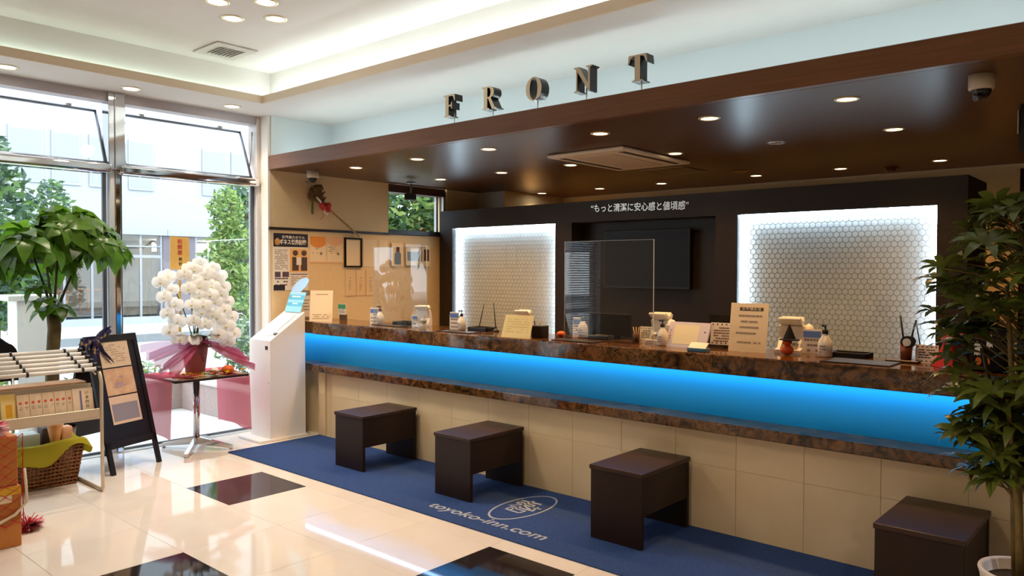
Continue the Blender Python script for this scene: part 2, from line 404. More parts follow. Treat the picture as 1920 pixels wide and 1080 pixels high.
# letters: a stencil of flat outlines, swept in depth
def arc(cx, cz, rx, rz, a0, a1, n=10): return [(cx + rx * math.cos(math.radians(a0 + (a1 - a0) * i / n)), cz + rz * math.sin(math.radians(a0 + (a1 - a0) * i / n))) for i in range(n + 1)]
LETTERS = {
 'F': [[(0, 0), (.5, 0), (.5, .04), (.36, .07), (.36, .95), (.28, 1), (0, 1), (0, .96), (.12, .93), (.12, .07), (0, .04)],
       [(.36, .93), (.36, 1), (.8, 1), (.82, .7), (.77, .7), (.68, .9), (.6, .93)], [(.36, .46), (.36, .54), (.5, .54), (.56, .66), (.6, .66), (.6, .34), (.56, .34), (.5, .46)]],
 'R': [[(0, 0), (.48, 0), (.48, .04), (.36, .07), (.36, .95), (.3, 1), (0, 1), (0, .96), (.12, .93), (.12, .07), (0, .04)],
       [(.36, .94), (.36, 1)] + arc(.48, .74, .32, .26, 90, -90) + [(.36, .48), (.36, .54)] + arc(.46, .74, .12, .2, -90, 90),
       [(.4, .5), (.58, .5), (.84, .06), (.95, .04), (.95, 0), (.66, 0)]],
 'O': [arc(.48, .5, .48, .5, 90, -90, 14) + arc(.48, .5, .24, .46, -90, 90, 14), arc(.48, .5, .48, .5, 90, 270, 14) + arc(.48, .5, .24, .46, 270, 90, 14)],
 'N': [[(.02, 0), (.32, 0), (.32, .04), (.2, .07), (.2, .9), (.13, .9), (.13, .07), (.02, .04)],
       [(0, 1), (.3, 1), (.86, .2), (.86, 0), (.8, 0), (.12, .93), (0, .96)],
       [(.78, .07), (.78, .93), (.66, .96), (.66, 1), (1, 1), (1, .96), (.88, .93), (.88, .0), (.78, .0)]],
 'T': [[(.2, 0), (.74, 0), (.74, .04), (.6, .07), (.6, .94), (.34, .94), (.34, .07), (.2, .04)],
       [(.04, 1), (.9, 1), (.94, .68), (.89, .68), (.8, .88), (.7, .94), (.24, .94), (.14, .88), (.05, .68), (0, .68)]],
}
LETM = M('letter_steel', (206, 188, 160), .35, .7); LETS = M('letter_side', (52, 48, 46), .25, .7)
for ch, x in zip('FRONT', (-4.03, -3.65, -3.255, -2.865, -2.47)):
    t = thing('sign_letter', 'metal serif capital %s standing on pins above the canopy edge' % ch, 'letter', (x, 3.87, 2.55), 'raised letters above the canopy')
    mb = MB(); sz = .155; bz = 2.602
    for k, ol in enumerate(LETTERS[ch]):
        mb.prism([(x + p[0] * sz * .9, 3.845 + .0004 * k, bz + p[1] * sz) for p in ol], (0, .08 - .0008 * k, 0))
    lm = part('letter', mb, [LETM, LETS], t)
    for p in lm.data.polygons:
        if abs(p.normal.y) < .5: p.material_index = 1
    part('pin', MB().tube([(x + .075, 3.88, 2.545), (x + .075, 3.88, 2.63)], .004, 6), STEEL, t)

# downlights in the canopy
LAMPW = M('lamp_warm', (255, 232, 180), .4, emit=14.0); LAMPC = M('lamp_white', (255, 246, 228), .4, emit=16.0); RING = M('lamp_ring', (226, 208, 170), .3, .6)
def downlight(x, y, z, label, r=.05, watts=None, warm=True, group=None, lit=True):
    t = thing('downlight', label, 'ceiling light', (x, y, z), group)
    prof = [(r * 1.28, -.004), (r * 1.28, 0), (r, .0), (r * .96, -.002), (r * .96, -.0045), (r * 1.05, -.0055)]
    mb = MB(); mb.lathe([(r * .95, -.001), (r * .97, -.006), (r * 1.12, -.007), (r * 1.28, -.003), (r * 1.28, 0.0)], (x, y, z), 24); part('ring', mb, RING if lit else STEEL, t)
    part('lamp', MB().lathe([(0, -.003), (r * .94, -.002), (r * .94, -.0008), (0, -.0008)], (x, y, z), 20), (LAMPW if warm else LAMPC) if lit else M('lamp_off', (150, 136, 116), .25, .5), t)
    if lit and watts: spot('lamp_beam', (x, y, z - .012), watts, (255, 192, 118) if warm else (255, 236, 210), parent=t, rad=r * .8)
    return t
rows = {'front': (4.26, (-5.6, -4.78, -3.97, -2.95, -2.155, -1.36)), 'middle': (5.36, (-5.66, -4.83, -4.02, -3.0, None, -1.415)), 'back': (7.1, (-5.75, -4.92, -4.135, -3.10, -2.315, -1.52))}
for rn, (y, xs) in rows.items():
    for i, x in enumerate(xs):
        if x is None: continue
        downlight(x, y, 2.42, 'lit round downlight in the dark canopy, %s row, %s from the window end' % (rn, ordinal(i)), .052, LAMP_SOFFIT * (1.0 if rn != 'back' else .75), group='canopy downlights')
downlight(-2.2, 5.37, 2.42, 'unlit grey round downlight in the dark canopy', .052, lit=False)
for i, y in enumerate((1.72, 2.57, 3.42)):
    downlight(-6.24, y, ZC, 'white downlight in the ceiling border over the windows, %s from the desk corner' % ordinal(2 - i), .06, LAMP_CEIL, False, 'window border downlights')
for (x, y, nm) in ((-4.72, 2.49, 'left rear'), (-4.49, 2.70, 'right rear'), (-4.95, 2.72, 'left front'), (-4.73, 2.92, 'right front')):
    downlight(x, y, ZU, 'white downlight in the raised ceiling, %s of the square of four' % {'left rear': 'upper left', 'right rear': 'upper right', 'left front': 'lower left', 'right front': 'lower right'}[nm], .062, LAMP_CEIL, False, 'ceiling cluster downlights')
for (x, y) in ((-2.0, .6), (-.5, -.8), (.8, 1.2)):
    spot('overhead_light', (x, y, ZU - .02), LAMP_CEIL * 3.0, (255, 232, 205))  # unseen spots without fixtures, added to fill the lobby with light

v = thing('ceiling_vent', 'square grey louvred vent in the raised ceiling near the corner', 'vent', (-5.68, 3.07, ZU))
part('frame', MB().box(-5.92, -5.52, 2.91, 3.25, ZU - .012, ZU - .001, b=.004), M('vent_white', (206, 198, 192), .5), v)
mb = MB()
for k in range(7):
    y = 2.985 + k * .03; mb.prism([(-5.83, y, ZU - .02), (-5.83, y + .02, ZU - .013), (-5.83, y + .02, ZU - .011), (-5.83, y, ZU - .018)], (.22, 0, 0))
part('louvre', mb, M('vent_grey', (150, 146, 140), .5), v)

ac = thing('ceiling_air_conditioner', 'white cassette air conditioner set flush in the dark canopy', 'air conditioner', (-3.45, 5.28, 2.42))
part('panel', bx(-3.82, -3.1, 4.77, 5.80, 2.392, 2.419, b=.012, seg=2), M('ac_white', (214, 200, 180), .4), ac)
part('intake_grille', bx(-3.64, -3.28, 4.9, 5.67, 2.386, 2.393, b=.004), M('ac_grille', (196, 180, 158), .45), ac)
for x in (-3.76, -3.205):
    part('air_slot', bx(x, x + .05, 4.87, 5.70, 2.3885, 2.394), M('slot_dark', (48, 38, 30), .6), ac)
    part('flap', bx(x + .004, x + .016, 4.88, 5.69, 2.386, 2.3895, b=.001), M('ac_white', (0, 0, 0)), ac)
hp = MB()
for a in ((-3.76, -3.31, 6.05, 6.062), (-3.76, -3.31, 6.508, 6.52), (-3.76, -3.748, 6.062, 6.508), (-3.322, -3.31, 6.062, 6.508)): hp.box(a[0], a[1], a[2], a[3], 2.414, 2.4195)
hp.mi = 1; hp.box(-3.747, -3.323, 6.063, 6.507, 2.417, 2.4195)
solo('access_hatch', hp, [M('hatch_frame', (176, 146, 108), .5), WOODC], 'square ceiling hatch with thin pale frame behind the air conditioner', 'hatch')
solo('sensor_disc', MB().lathe([(.075, 0), (.075, -.006), (.05, -.012), (0, -.013)][::-1], (-3.07, 6.66, 2.4198), 20), M('yellowed_plastic', (142, 116, 60), .5), 'flat yellowed round cover on the dark canopy', 'ceiling cover')
sd = thing('smoke_detector', 'small round smoke detector on the dark canopy near the back wall', 'smoke detector', (-1.95, 7.31, 2.42))
part('base', MB().lathe([(0, -.012), (.06, -.012), (.06, 0)], (-1.95, 7.31, 2.4195), 18), M('detector', (112, 84, 62), .5), sd)
part('sensor', MB().lathe([(0, -.045), (.03, -.04), (.045, -.012)], (-1.95, 7.31, 2.4195), 18), M('detector', (0, 0, 0)), sd)

def dome_camera(x, y, label, r=.065):
    t = thing('dome_camera', label, 'camera', (x, y, 2.42))
    part('base', MB().lathe([(r * .9, -.07), (r, -.06), (r, 0)], (x, y, 2.4195), 24), M('camera_white', (206, 192, 172), .4), t)
    part('dome', MB().ball((x, y, 2.35), r * .78, 1.0, 18, 10), M('smoked_dome', (26, 24, 26), .05), t)
    part('lens', MB().tube([(x - .01, y - .045, 2.31), (x - .015, y - .056, 2.302)], .014, 10), M('lens_grey', (120, 120, 128), .15, .6), t)
dome_camera(-.72, 4.15, 'white dome security camera under the right end of the canopy', .055)
dome_camera(-6.08, 4.13, 'white dome security camera under the canopy near the window pillar', .055)
pc = thing('pendant_camera', 'small black camera hanging on a grey stem before the small window', 'camera', (-6.1, 5.35, 2.42))
part('mount', MB().lathe([(.05, -.012), (.05, 0)], (-6.1, 5.35, 2.4195), 16), ALU, pc)
part('stem', MB().tube([(-6.1, 5.35, 2.41), (-6.1, 5.35, 2.30)], .009, 8), ALU, pc)
part('body', bx(-6.135, -6.065, 5.28, 5.40, 2.23, 2.30, b=.01), BLACKP, pc)
hm = thing('hanging_display', 'black display hanging from the canopy at the right picture edge', 'display', (-.45, 4.6, 2.42))
part('bracket', bx(-.47, -.43, 4.58, 4.62, 2.3, 2.419), BLACKM, hm); part('screen', bx(-.625, -.28, 4.56, 4.6, 2.1, 2.34, b=.005), BLACKP, hm)
part('edge', bx(-.632, -.624, 4.55, 4.565, 2.19, 2.31, b=.002), STEEL, hm)

# ------------------------------------------------------------------ partition with tile niches and television
pt = thing('partition', 'dark panel wall behind the desk with two lit tile niches and a television bay', 'partition', (-3.7, 6.3, 0))
YP = 6.0; NB = .8; NT = 1.966; PT = 2.165; PX0 = XW + .01; PX1 = -1.11
op = ((-6.148, -4.687), (-4.485, -2.971), (-2.775, -1.298))
b_ = MB(); b_.box(PX0, PX1, YP, YP + .66, 0, NB).box(PX0, PX1, YP, YP + .66, NT, PT)
xs = [PX0] + [q for o in op for q in o] + [PX1]
for i in range(0, len(xs), 2): b_.box(xs[i], xs[i + 1], YP, YP + .66, NB, NT)
part('panel', b_, PANELD, pt)
TGROUT = M('tile_grout', (150, 150, 150), .7)
HEX = M('white_hex_tile', (226, 226, 224), .22, objvar=.06)
def hexmesh(mb, cx, cz, y, r):
    a = [(cx + r * math.cos(PI / 6 + PI / 3 * k), cz + r * math.sin(PI / 6 + PI / 3 * k)) for k in range(6)]
    A = [mb.v((p[0], y, p[1])) for p in a]; rr = .86
    B = [mb.v((cx + (p[0] - cx) * rr, y - .005, cz + (p[1] - cz) * rr)) for p in a]
    mb.f(B)
    for k in range(6): mb.f([A[k], A[(k + 1) % 6], B[(k + 1) % 6], B[k]])
for n, (x0, x1) in enumerate((op[0], op[2])):
    d = .10
    tp = part('tile_back', bx(x0, x1, YP + d + .006, YP + d + .04, NB, NT), TGROUT, pt, label='white hexagon tile field lit from its edges, %s niche' % ('left', 'right')[n])
    pitch = .046; rr = pitch / 2 / math.cos(PI / 6) * .955; cells = []
    row = 0; z = NT - pitch * .55
    while z > NB + .02:
        x = x0 + pitch * (.55 + .5 * (row % 2))
        while x < x1 - pitch * .5: cells.append((x, z)); x += pitch
        z -= pitch * .866; row += 1
    y = YP + d + .006
    if n == 1:
        cells.sort(key=lambda c: -c[0] + (100 if c[1] < .95 else 0))
        mb = MB(); hexmesh(mb, 0, 0, 0, rr); me = mb.mesh('hexagon_tile', HEX)
        for c in cells[:300]: inst('hexagon_tile', me, tp, Matrix.Translation((c[0], y, c[1])))
        rest = cells[300:]
    else: rest = cells
    mb = MB()
    for c in rest: hexmesh(mb, c[0], c[1], y, rr)
    part('hexagon_tiles', mb, HEX, tp, kind='stuff')
    LEDW = M('niche_strip', (212, 236, 255), .5, emit=NICHE)
    ls = MB(); ls.box(x0 + .001, x0 + .013, YP + d - .035, YP + d - .02, NB, NT).box(x1 - .013, x1 - .001, YP + d - .06, YP + d - .05, NB, NT).box(x0 + .013, x1 - .013, YP + d - .06, YP + d - .05, NT - .012, NT - .001)
    part('light_strip', ls, LEDW, pt)
    part('glass_cover', bx(x0 + .0005, x1 - .0005, YP + .012, YP + .016, NB, NT - .0005), GLASS, pt)
part('bay_back', bx(op[1][0], op[1][1], YP + .2, YP + .25, NB, NT), M('bay_dark', (36, 28, 26), .5), pt)
SLOG = M('slogan_silver', (196, 188, 176), .25, .85)
mb = MB(); mb.text('“もっと清潔に安心感と値頃感”', (-3.735, YP - .0005, 2.075), (1, 0, -.022), (.022, 0, 1), .082, .004, .0012, width=1.03)
part('slogan', mb, SLOG, pt, label='raised silver Japanese lettering')
tv = thing('television', 'black flat television mounted in the dark bay of the panel wall', 'television', (-3.7, 6.12, 1.34))
part('casing', bx(-4.17, -3.262, 6.1, 6.14, 1.333, 1.878, b=.006), BLACKP, tv)
part('screen', bx(-4.158, -3.274, 6.0985, 6.102, 1.352, 1.868), M('tv_screen', (20, 24, 34), .4, spec=.25), tv)
part('bracket', bx(-3.85, -3.6, 6.14, 6.199, 1.5, 1.7), BLACKM, tv)

# ------------------------------------------------------------------ reception desk
XL = -5.87; XR = .7
dk = thing('reception_desk', 'long front desk with brown marble top, blue light band and cream stone base', 'desk', (-2.6, 4.2, 0))
base = part('base_wall', MB().box(XL, XR, 4.055, 4.16, 0, .60).box(XW + .002, XL, 4.09, 4.16, 0, .60), M('stone_joint', (218, 196, 156), .6), dk)
st = bx(-.1892, .1892, -.0075, .0075, -.1892, .1892, b=.0008).mesh('stone_panel', STONE); st2 = bx(-.1892, .1892, -.0075, .0075, -.1035, .1035, b=.0008).mesh('stone_panel', STONE)
x = -3.764 - .38 * 5
inst('stone_panel', bx(-.0495 - .0, .0495, -.0075, .0075, -.1885, .1885, b=.0015).mesh('stone_panel', STONE), base, Matrix.Translation((XL + .052, 4.0475, .1895)))
inst('stone_panel', bx(-.0495, .0495, -.0075, .0075, -.1035, .1035, b=.0015).mesh('stone_panel', STONE), base, Matrix.Translation((XL + .052, 4.0475, .4835)))
k = 0
while x + .38 * k < XR - .4:
    xc = x + .38 * k + .19 + .038
    if xc - .19 > XL + .09:
        inst('stone_panel', st, base, Matrix.Translation((xc - .038 + 0, 4.0475, .1895)))
        inst('stone_panel', st2, base, Matrix.Translation((xc - .038, 4.0475, .4835)))
    k += 1
part('marble_ledge', MB().box(XL, XR, 3.97, 4.19, .587, .648, b=.006, seg=2).box(XW + .002, XL - .001, 4.0, 4.19, .587, .648, b=.004), EMP, dk)
part('marble_top', MB().box(XL, XR, 3.98, 4.45, .922, 1.03, b=.007, seg=2).box(XW + .002, XL - .001, 4.01, 4.45, .922, 1.03, b=.004), EMP, dk)
part('light_panel', bx(XW + .002, XR, 4.17, 4.185, .648, .922), M('blue_panel', (40, 176, 226), .35, spec=.2), dk, label='smooth blue panel lit from above')
part('light_strip', bx(XW + .01, XR - .02, 4.10, 4.13, .9165, .9218), M('blue_led', (150, 200, 255), .5, emit=BLUE), dk)
part('back_panel', bx(XW + .002, XR, 4.4, 4.44, 0, .922), WALNUT, dk)

rug = thing('runner_carpet', 'long navy carpet runner in front of the desk with a pale emblem', 'carpet', (-2.6, 3.6, 0))
part('pile', bx(-5.85, XR, 3.15, 4.038, .0005, .009, b=.003), CARPET, rug)
mb = MB(); mb.text('toyoko-inn.com', (-3.1, 3.30, .0092), (1, 0, 0), (0, 1, 0), .125, .0004, .0015, ital=.15, width=.93)
part('lettering', mb, PRINTW, rug)
mb = MB(); n = 48; cx, cy = -3.09, 3.645
def ring(a, rx, ry): 
    q = 2 * PI * a / n; px, py = rx * math.cos(q), ry * math.sin(q); th = 0.0; return (cx + px * math.cos(th) - py * math.sin(th), cy + px * math.sin(th) + py * math.cos(th), .0096)
for a in range(n): mb.f([mb.v(ring(a, .15, .29)), mb.v(ring(a + 1, .15, .29)), mb.v(ring(a + 1, .138, .274)), mb.v(ring(a, .138, .274))])
def brush(pts, w0):
    for (p, q, wa, wb) in pts:
        p = Vector((cx + p[0], cy + p[1], .0098)); q = Vector((cx + q[0], cy + q[1], .0098)); s_ = (q - p).normalized().cross(Vector((0, 0, 1)))
        mb.f([mb.v(p + s_ * wa * w0), mb.v(q + s_ * wb * w0), mb.v(q - s_ * wb * w0), mb.v(p - s_ * wa * w0)])
brush([((-.10, .10), (.05, .115), 1, 1.3), ((-.03, .14), (-.035, .02), 1.3, .8), ((-.09, .065), (.03, .075), 1, .9), ((-.09, .035), (.03, .04), .9, 1.1), ((-.09, .065), (-.09, .035), 1, 1),
       ((.03, .075), (.03, .04), 1, 1), ((-.035, .03), (-.10, -.03), .9, .5), ((-.03, .03), (.06, -.01), .6, 1.2), ((-.08, -.035), (.08, -.02), .8, 1.2), ((-.02, .0), (-.03, -.09), 1, .8),
       ((-.06, -.05), (-.065, -.10), 1, 1), ((-.065, -.10), (.05, -.105), 1, 1.1), ((.05, -.105), (.06, -.05), 1.1, .8), ((-.06, -.06), (.06, -.052), .8, 1), ((.07, .06), (.09, -.03), .7, 1.1), ((.05, .03), (.11, .04), .6, .9)], .0085)
part('emblem', mb, PRINTW, rug)

# ------------------------------------------------------------------ stools
def stool(x0, x1, label):
    t = thing('box_stool', label, 'stool', ((x0 + x1) / 2, 3.75, .009), 'dark box stools along the desk')
    part('seat', bx(x0 - .006, x1 + .006, 3.478, 4.012, .395, .42, b=.004, seg=2), M('seat_laminate', (54, 32, 23), .32, spec=.35, var=.12, scale=5, stretch=(8, .8, 8)), t)
    part('leg', bx(x0, x1, 3.486, 3.512, .0092, .395, b=.0015), WALNUT, t)
    part('leg', bx(x0, x1, 3.98, 4.006, .0092, .395, b=.0015), WALNUT, t)
    for x in (x0 + .003, x1 - .025): part('apron', bx(x, x + .022, 3.512, 3.98, .185, .395), WALNUT, t)
stool(-4.845, -4.51, 'dark brown box stool nearest the white kiosk')
stool(-3.735, -3.405, 'dark brown box stool left of the carpet emblem')
stool(-2.465, -2.135, 'dark brown box stool right of the carpet emblem')
stool(-.975, -.635, 'dark brown box stool beside the potted plant at the right')

# ------------------------------------------------------------------ kiosk
KW = M('kiosk_white', (240, 238, 234), .35)
k = thing('check_in_kiosk', 'white self check-in terminal with slanted top between windows and desk', 'kiosk', (-6.1, 3.78, 0))
part('plinth', bx(-6.30, -5.93, 3.49, 3.97, .0005, .022, b=.003), KW, k)
prof = [(3.60, .022), (3.60, .878), (3.95, 1.118), (3.955, .022)]
mb = MB(); mb.prism([(-6.275, y, z) for y, z in prof], (.33, 0, 0)); part('body', mb, KW, k)
part('screen', MB().prism([(-6.235, 3.64 + .01, .9135 + .002), (-6.235, 3.90, 1.0845 + .004), (-6.235, 3.90, 1.0895 + .004), (-6.235, 3.65, .9185 + .002)], (.22, 0, 0)), M('kiosk_screen', (236, 238, 242), .08), k)
part('card_slot', bx(-6.02, -5.985, 3.594, 3.603, .80, .832, b=.002), BLACKP, k)
part('card_reader', bx(-5.995, -5.965, 3.66, 3.70, .923, .945, b=.003), ALU, k)
part('lock', MB().tube([(-5.97, 3.597, .51), (-5.97, 3.602, .51)], .006, 8), STEEL, k)
sg = thing('kiosk_sign', 'pale blue leaning sign with leaf shaped head on top of the white kiosk', 'sign', (-6.1, 3.95, 1.118), None)
u = Vector((1, 0, 0)); vv = Vector((0, .32, 1)).normalized(); o0 = Vector((-6.235, 3.925, 1.1135))
th = u.cross(vv) * -.004
part('board', MB().prism([o0, o0 + u * .255, o0 + u * .265 + vv * .19, o0 + u * .01 + vv * .19], th), M('sign_blue', (150, 214, 238), .4), sg)
leaf = [(.02, .19), (.03, .235), (.07, .285), (.13, .32), (.2, .33), (.25, .315), (.258, .29), (.235, .245), (.19, .205), (.155, .19)]
part('leaf_head', MB().prism([o0 + u * a + vv * b for a, b in leaf], th), M('sign_leaf', (172, 208, 240), .4), sg)
mb = MB()
for (a, b, c) in ((.004, .118, .042), (.006, .056, .034)): rect(mb, o0 + u * (a + .003) + vv * b, u, vv, .25, c, .0008)
part('stripe', mb, M('sign_teal', (96, 186, 218), .4), sg)
mb = MB(); strokes(mb, o0 + u * .06 + vv * .14, u, vv, 5, .14, 1, .03, R, .9); strokes(mb, o0 + u * .08 + vv * .075, u, vv, 5, .1, 1, .026, R, .9); strokes(mb, o0 + u * .03 + vv * .178, u, vv, 6, .2, 1, .014, R, .9)
for f in mb.bm.verts: f.co += u.cross(vv) * .0006
part('print', mb, PAPER, sg)

# ------------------------------------------------------------------ cream wall: notices
UW = (0, 1, 0); VW = (0, 0, 1)     # reading direction on the left wall (seen from the room)
def wallsheet(name, y0, y1, z0, z1, mat, label, cat, th=.004):
    t = thing(name, label, cat, (XW, (y0 + y1) / 2, z0))
    part('sheet', bx(XW + .0005, XW + th, y0, y1, z0, z1), mat, t); return t
def wp(y, z, e=0): return (XW + .0045 + e, y, z)
p = wallsheet('poster', 3.885, 4.262, 1.305, 1.842, PAPER, 'tall dark headed poster with two figures hanging nearest the window', 'poster')
part('heading', rect(MB(), wp(3.886, 1.715), UW, VW, .374, .126), M('poster_navy', (44, 38, 48), .5), p); part('foot_band', rect(MB(), wp(3.886, 1.306), UW, VW, .12, .05), M('poster_navy', (0, 0, 0)), p)
mb = MB(); mb.text('ギネス世界記録', wp(4.095, 1.757, .0008), UW, VW, .052, .0003, .0016, width=.29); mb.text('世界最大ホテル', wp(4.10, 1.805, .0008), UW, VW, .03, .0003, .0005, width=.25); part('lettering', mb, PAPER, p)
mb = MB(); rect(mb, wp(4.06, 1.475), UW, VW, .195, .225); part('picture', mb, M('poster_yellow', (236, 186, 112), .5), p)
mb = MB()
for (yy, c) in ((4.12, 0), (4.215, 1)):
    mb.box(XW + .0052, XW + .0062, yy - .035, yy + .035, 1.49, 1.62); mb.lathe([(.001, -.0), (.03, .02), (.03, .05), (.001, .065)], (XW + .004, yy, 1.625), 10, sx=.12)
part('figures', mb, M('poster_figures', (84, 66, 62), .6), p, label='two printed figures holding a frame')
mb = MB(); rect(mb, wp(4.13, 1.545, .0022), UW, VW, .055, .075); part('frame_print', mb, PAPER, p)
mb = MB(); mb.lathe([(.001, 0), (.026, .012), (.03, .05), (.001, .08)], (XW + .0042, 3.928, 1.725), 12, sx=.1); part('gold_badge', mb, M('badge_gold', (206, 150, 78), .4), p)
mb = MB(); strokes(mb, wp(3.9, 1.68), UW, VW, 6, .14, 12, .016, R, .85); strokes(mb, wp(4.07, 1.43), UW, VW, 7, .17, 7, .016, R, .85); part('small_print', mb, INKG, p)
mb = MB(); rect(mb, wp(3.9, 1.43), UW, VW, .06, .05); rect(mb, wp(3.98, 1.43), UW, VW, .07, .05); strokes(mb, wp(3.9, 1.41), UW, VW, 5, .14, 3, .03, R, .8); rect(mb, wp(4.065, 1.452), UW, VW, .19, .008); part('photos', mb, M('poster_plum', (92, 72, 84), .6), p)
OR = M('notice_orange', (230, 150, 62), .55); OR2 = M('notice_peach', (236, 186, 140), .55)
for (y0, y1, nm) in ((4.285, 4.47, 'left'), (4.478, 4.672, 'right')):
    p = wallsheet('notice', y0, y1, 1.565, 1.826, PAPERC, 'white notice with an orange arc, %s of the pair beside the tall poster' % nm, 'notice')
    mb = MB(); ww = y1 - y0
    a = [wp(y0 + .002, 1.824, .0006)] + [wp(y0 + .002 + (ww - .01) * i / 10, 1.745 - .03 * math.sin(PI * i / 10) + (.02 if nm == 'right' else 0), .0006) for i in range(11)] + [wp(y1 - .006, 1.824, .0006)]
    mb.f([mb.v(q) for q in a]); part('arc_print', mb, OR if nm == 'left' else OR2, p)
    mb = MB(); rect(mb, wp(y0 + .004, 1.567), UW, VW, ww - .01, .014); part('foot_band', mb, OR2, p)
    mb = MB(); mb.lathe([(.001, -.018), (.02, 0), (.001, .018)], (XW + .0042, y1 - .06, 1.66), 10, sx=.06); strokes(mb, wp(y0 + .02, 1.72), UW, VW, 6, ww * .5, 4, .02, R, .5); part('small_print', mb, INKG, p)
p = thing('picture_frame', 'black framed certificate hanging in the middle of the cream wall', 'picture frame', (XW, 4.79, 1.52))
mb = MB(); y0, y1, z0, z1 = 4.685, 4.9, 1.525, 1.825
for a in ((y0, y1, z1 - .016, z1), (y0, y1, z0, z0 + .016), (y0, y0 + .016, z0 + .016, z1 - .016), (y1 - .016, y1, z0 + .016, z1 - .016)): mb.box(XW + .0005, XW + .02, *a)
part('frame', mb, BLACKM, p); part('sheet', bx(XW + .004, XW + .009, y0 + .016, y1 - .016, z0 + .016, z1 - .016), PAPERC, p)
part('wire', MB().tube([(XW + .012, 4.75, 1.82), (XW + .004, 4.79, 1.872), (XW + .012, 4.83, 1.82)], .0015, 5), STEEL, p)
p = wallsheet('notice', 4.925, 5.10, 1.535, 1.815, PAPERC, 'plain cream sheet hanging right of the black certificate frame', 'notice')
p = wallsheet('notice', 5.13, 5.25, 1.535, 1.812, PAPERC, 'narrow plain cream sheet left of the blue uniform picture', 'notice')
p = wallsheet('notice', 5.30, 5.46, 1.545, 1.79, PAPERC, 'notice with a printed figure in blue uniform', 'notice')
mb = MB(); mb.box(XW + .0052, XW + .006, 5.34, 5.43, 1.56, 1.68); mb.box(XW + .0052, XW + .006, 5.355, 5.415, 1.68, 1.70); part('uniform_print', mb, M('print_blue', (86, 122, 160), .6), p)
mb = MB(); mb.box(XW + .0062, XW + .0068, 5.362, 5.408, 1.70, 1.75); part('head_print', mb, M('print_hair', (88, 40, 36), .6), p)
p = wallsheet('notice', 5.50, 5.72, 1.55, 1.785, PAPER, 'notice with a blue print in the middle near the panel wall', 'notice')
mb = MB(); rect(mb, wp(5.52, 1.6), UW, VW, .18, .1); part('picture', mb, M('print_blue2', (124, 152, 178), .6), p)
p = wallsheet('notice', 5.74, 5.86, 1.54, 1.775, PAPERC, 'notice with a dark red print right next to the panel wall', 'notice')
mb = MB(); rect(mb, wp(5.76, 1.6), UW, VW, .08, .13); part('picture', mb, M('print_red', (96, 40, 34), .6), p)
for i, (y0, y1) in enumerate(((4.70, 4.82), (4.835, 4.945), (4.96, 5.07))):
    p = wallsheet('notice', y0, y1, 1.235, 1.50, M('buff_paper', (226, 200, 158), .7), 'small buff sheet under the certificate frame, %s of three' % ('leftmost', 'middle', 'rightmost')[i], 'notice', .006)
    mb = MB(); mb.box(XW + .006, XW + .0066, y0 + .05, y0 + .065, 1.41, 1.42); strokes(mb, (XW + .0066, y0 + .04, 1.38), UW, VW, 2, .03, 6, .02, R, .5); part('small_print', mb, INKG, p)
p = wallsheet('notice', 4.18, 4.275, 1.045, 1.30, PAPER, 'white notice with grey heading fixed low beside the kiosk sign', 'notice', .012)
mb = MB(); rect(mb, (XW + .0125, 4.18, 1.25), UW, VW, .095, .05); strokes(mb, (XW + .0125, 4.2, 1.2), UW, VW, 4, .07, 4, .03, R, .9); part('heading', mb, INKG, p)

# festive rake on the wall rail
rk = thing('bamboo_rake', 'festive bamboo rake with red and white ornaments leaning on the wall rail', 'rake', (-6.3, 4.6, 1.9))
xr = XW + .06
part('handle', MB().tube([(xr, 4.83, 1.84), (xr, 4.68, 1.945), (xr, 4.5, 2.07), (xr, 4.33, 2.2)], .009, 8).tube([(xr, 4.685, 1.942), (xr, 4.677, 1.948)], .0115, 8), M('bamboo', (156, 122, 66), .45), rk)
mb = MB()
for i in range(15):
    a = (i - 7) / 7; c = Vector((xr, 4.425 - .01 * abs(a), 2.12)); dd = Vector((.06 * math.sin(i * 2.1), -.62 + a * .36, .74 + a * .30)).normalized(); L_ = .235 - .03 * abs(a)
    mb.tube([c, c + dd * L_ * .5, c + dd * L_, c + dd * (L_ + .015) + Vector((.03, -.004, -.02)), c + dd * L_ + Vector((.05, 0, -.045))], .011, 5)
for k_ in range(3):
    c = Vector((xr + .01, 4.43, 2.09)); q0 = Vector((xr + .012, 4.43 - .05 - .03 * k_, 2.09 + .005 + .035 * k_)); q1 = Vector((xr + .012, 4.43 - .005 - .01 * k_, 2.09 + .06 + .055 * k_)); mb.tube([q0, (q0 + q1) / 2 + Vector((.008, 0, 0)), q1], .008, 5)
part('tines', mb, M('rake_straw', (112, 82, 50), .7), rk)
part('green_tag', bx(xr - .004, xr + .002, 4.262, 4.288, 2.035, 2.22, b=.002), M('tag_green', (96, 110, 44), .6), rk)
mb = MB()
for (y, z, r) in ((4.36, 2.125, .028), (4.375, 2.1, .024), (4.435, 2.085, .026), (4.44, 2.125, .026)): mb.ball((xr + .03, y, z), r, 1.2, 8, 6)
part('red_ornament', mb, M('ornament_red', (196, 46, 40), .5), rk)
mb = MB(); mb.tube([(xr + .03, 4.30, 2.2), (xr + .035, 4.34, 2.16), (xr + .03, 4.38, 2.1), (xr + .02, 4.40, 2.04)], .01, 6).tube([(xr + .03, 4.43, 2.14), (xr + .03, 4.44, 2.07), (xr + .02, 4.42, 2.03)], .01, 6)
part('white_ribbon', mb, PAPER, rk)
mb = MB(); mb.tube([(xr + .02, 4.385, 2.06), (xr + .02, 4.39, 2.02), (xr + .02, 4.36, 1.995), (xr + .02, 4.345, 1.99)], .006, 5); part('pink_cord', mb, M('cord_pink', (222, 150, 130), .6), rk)
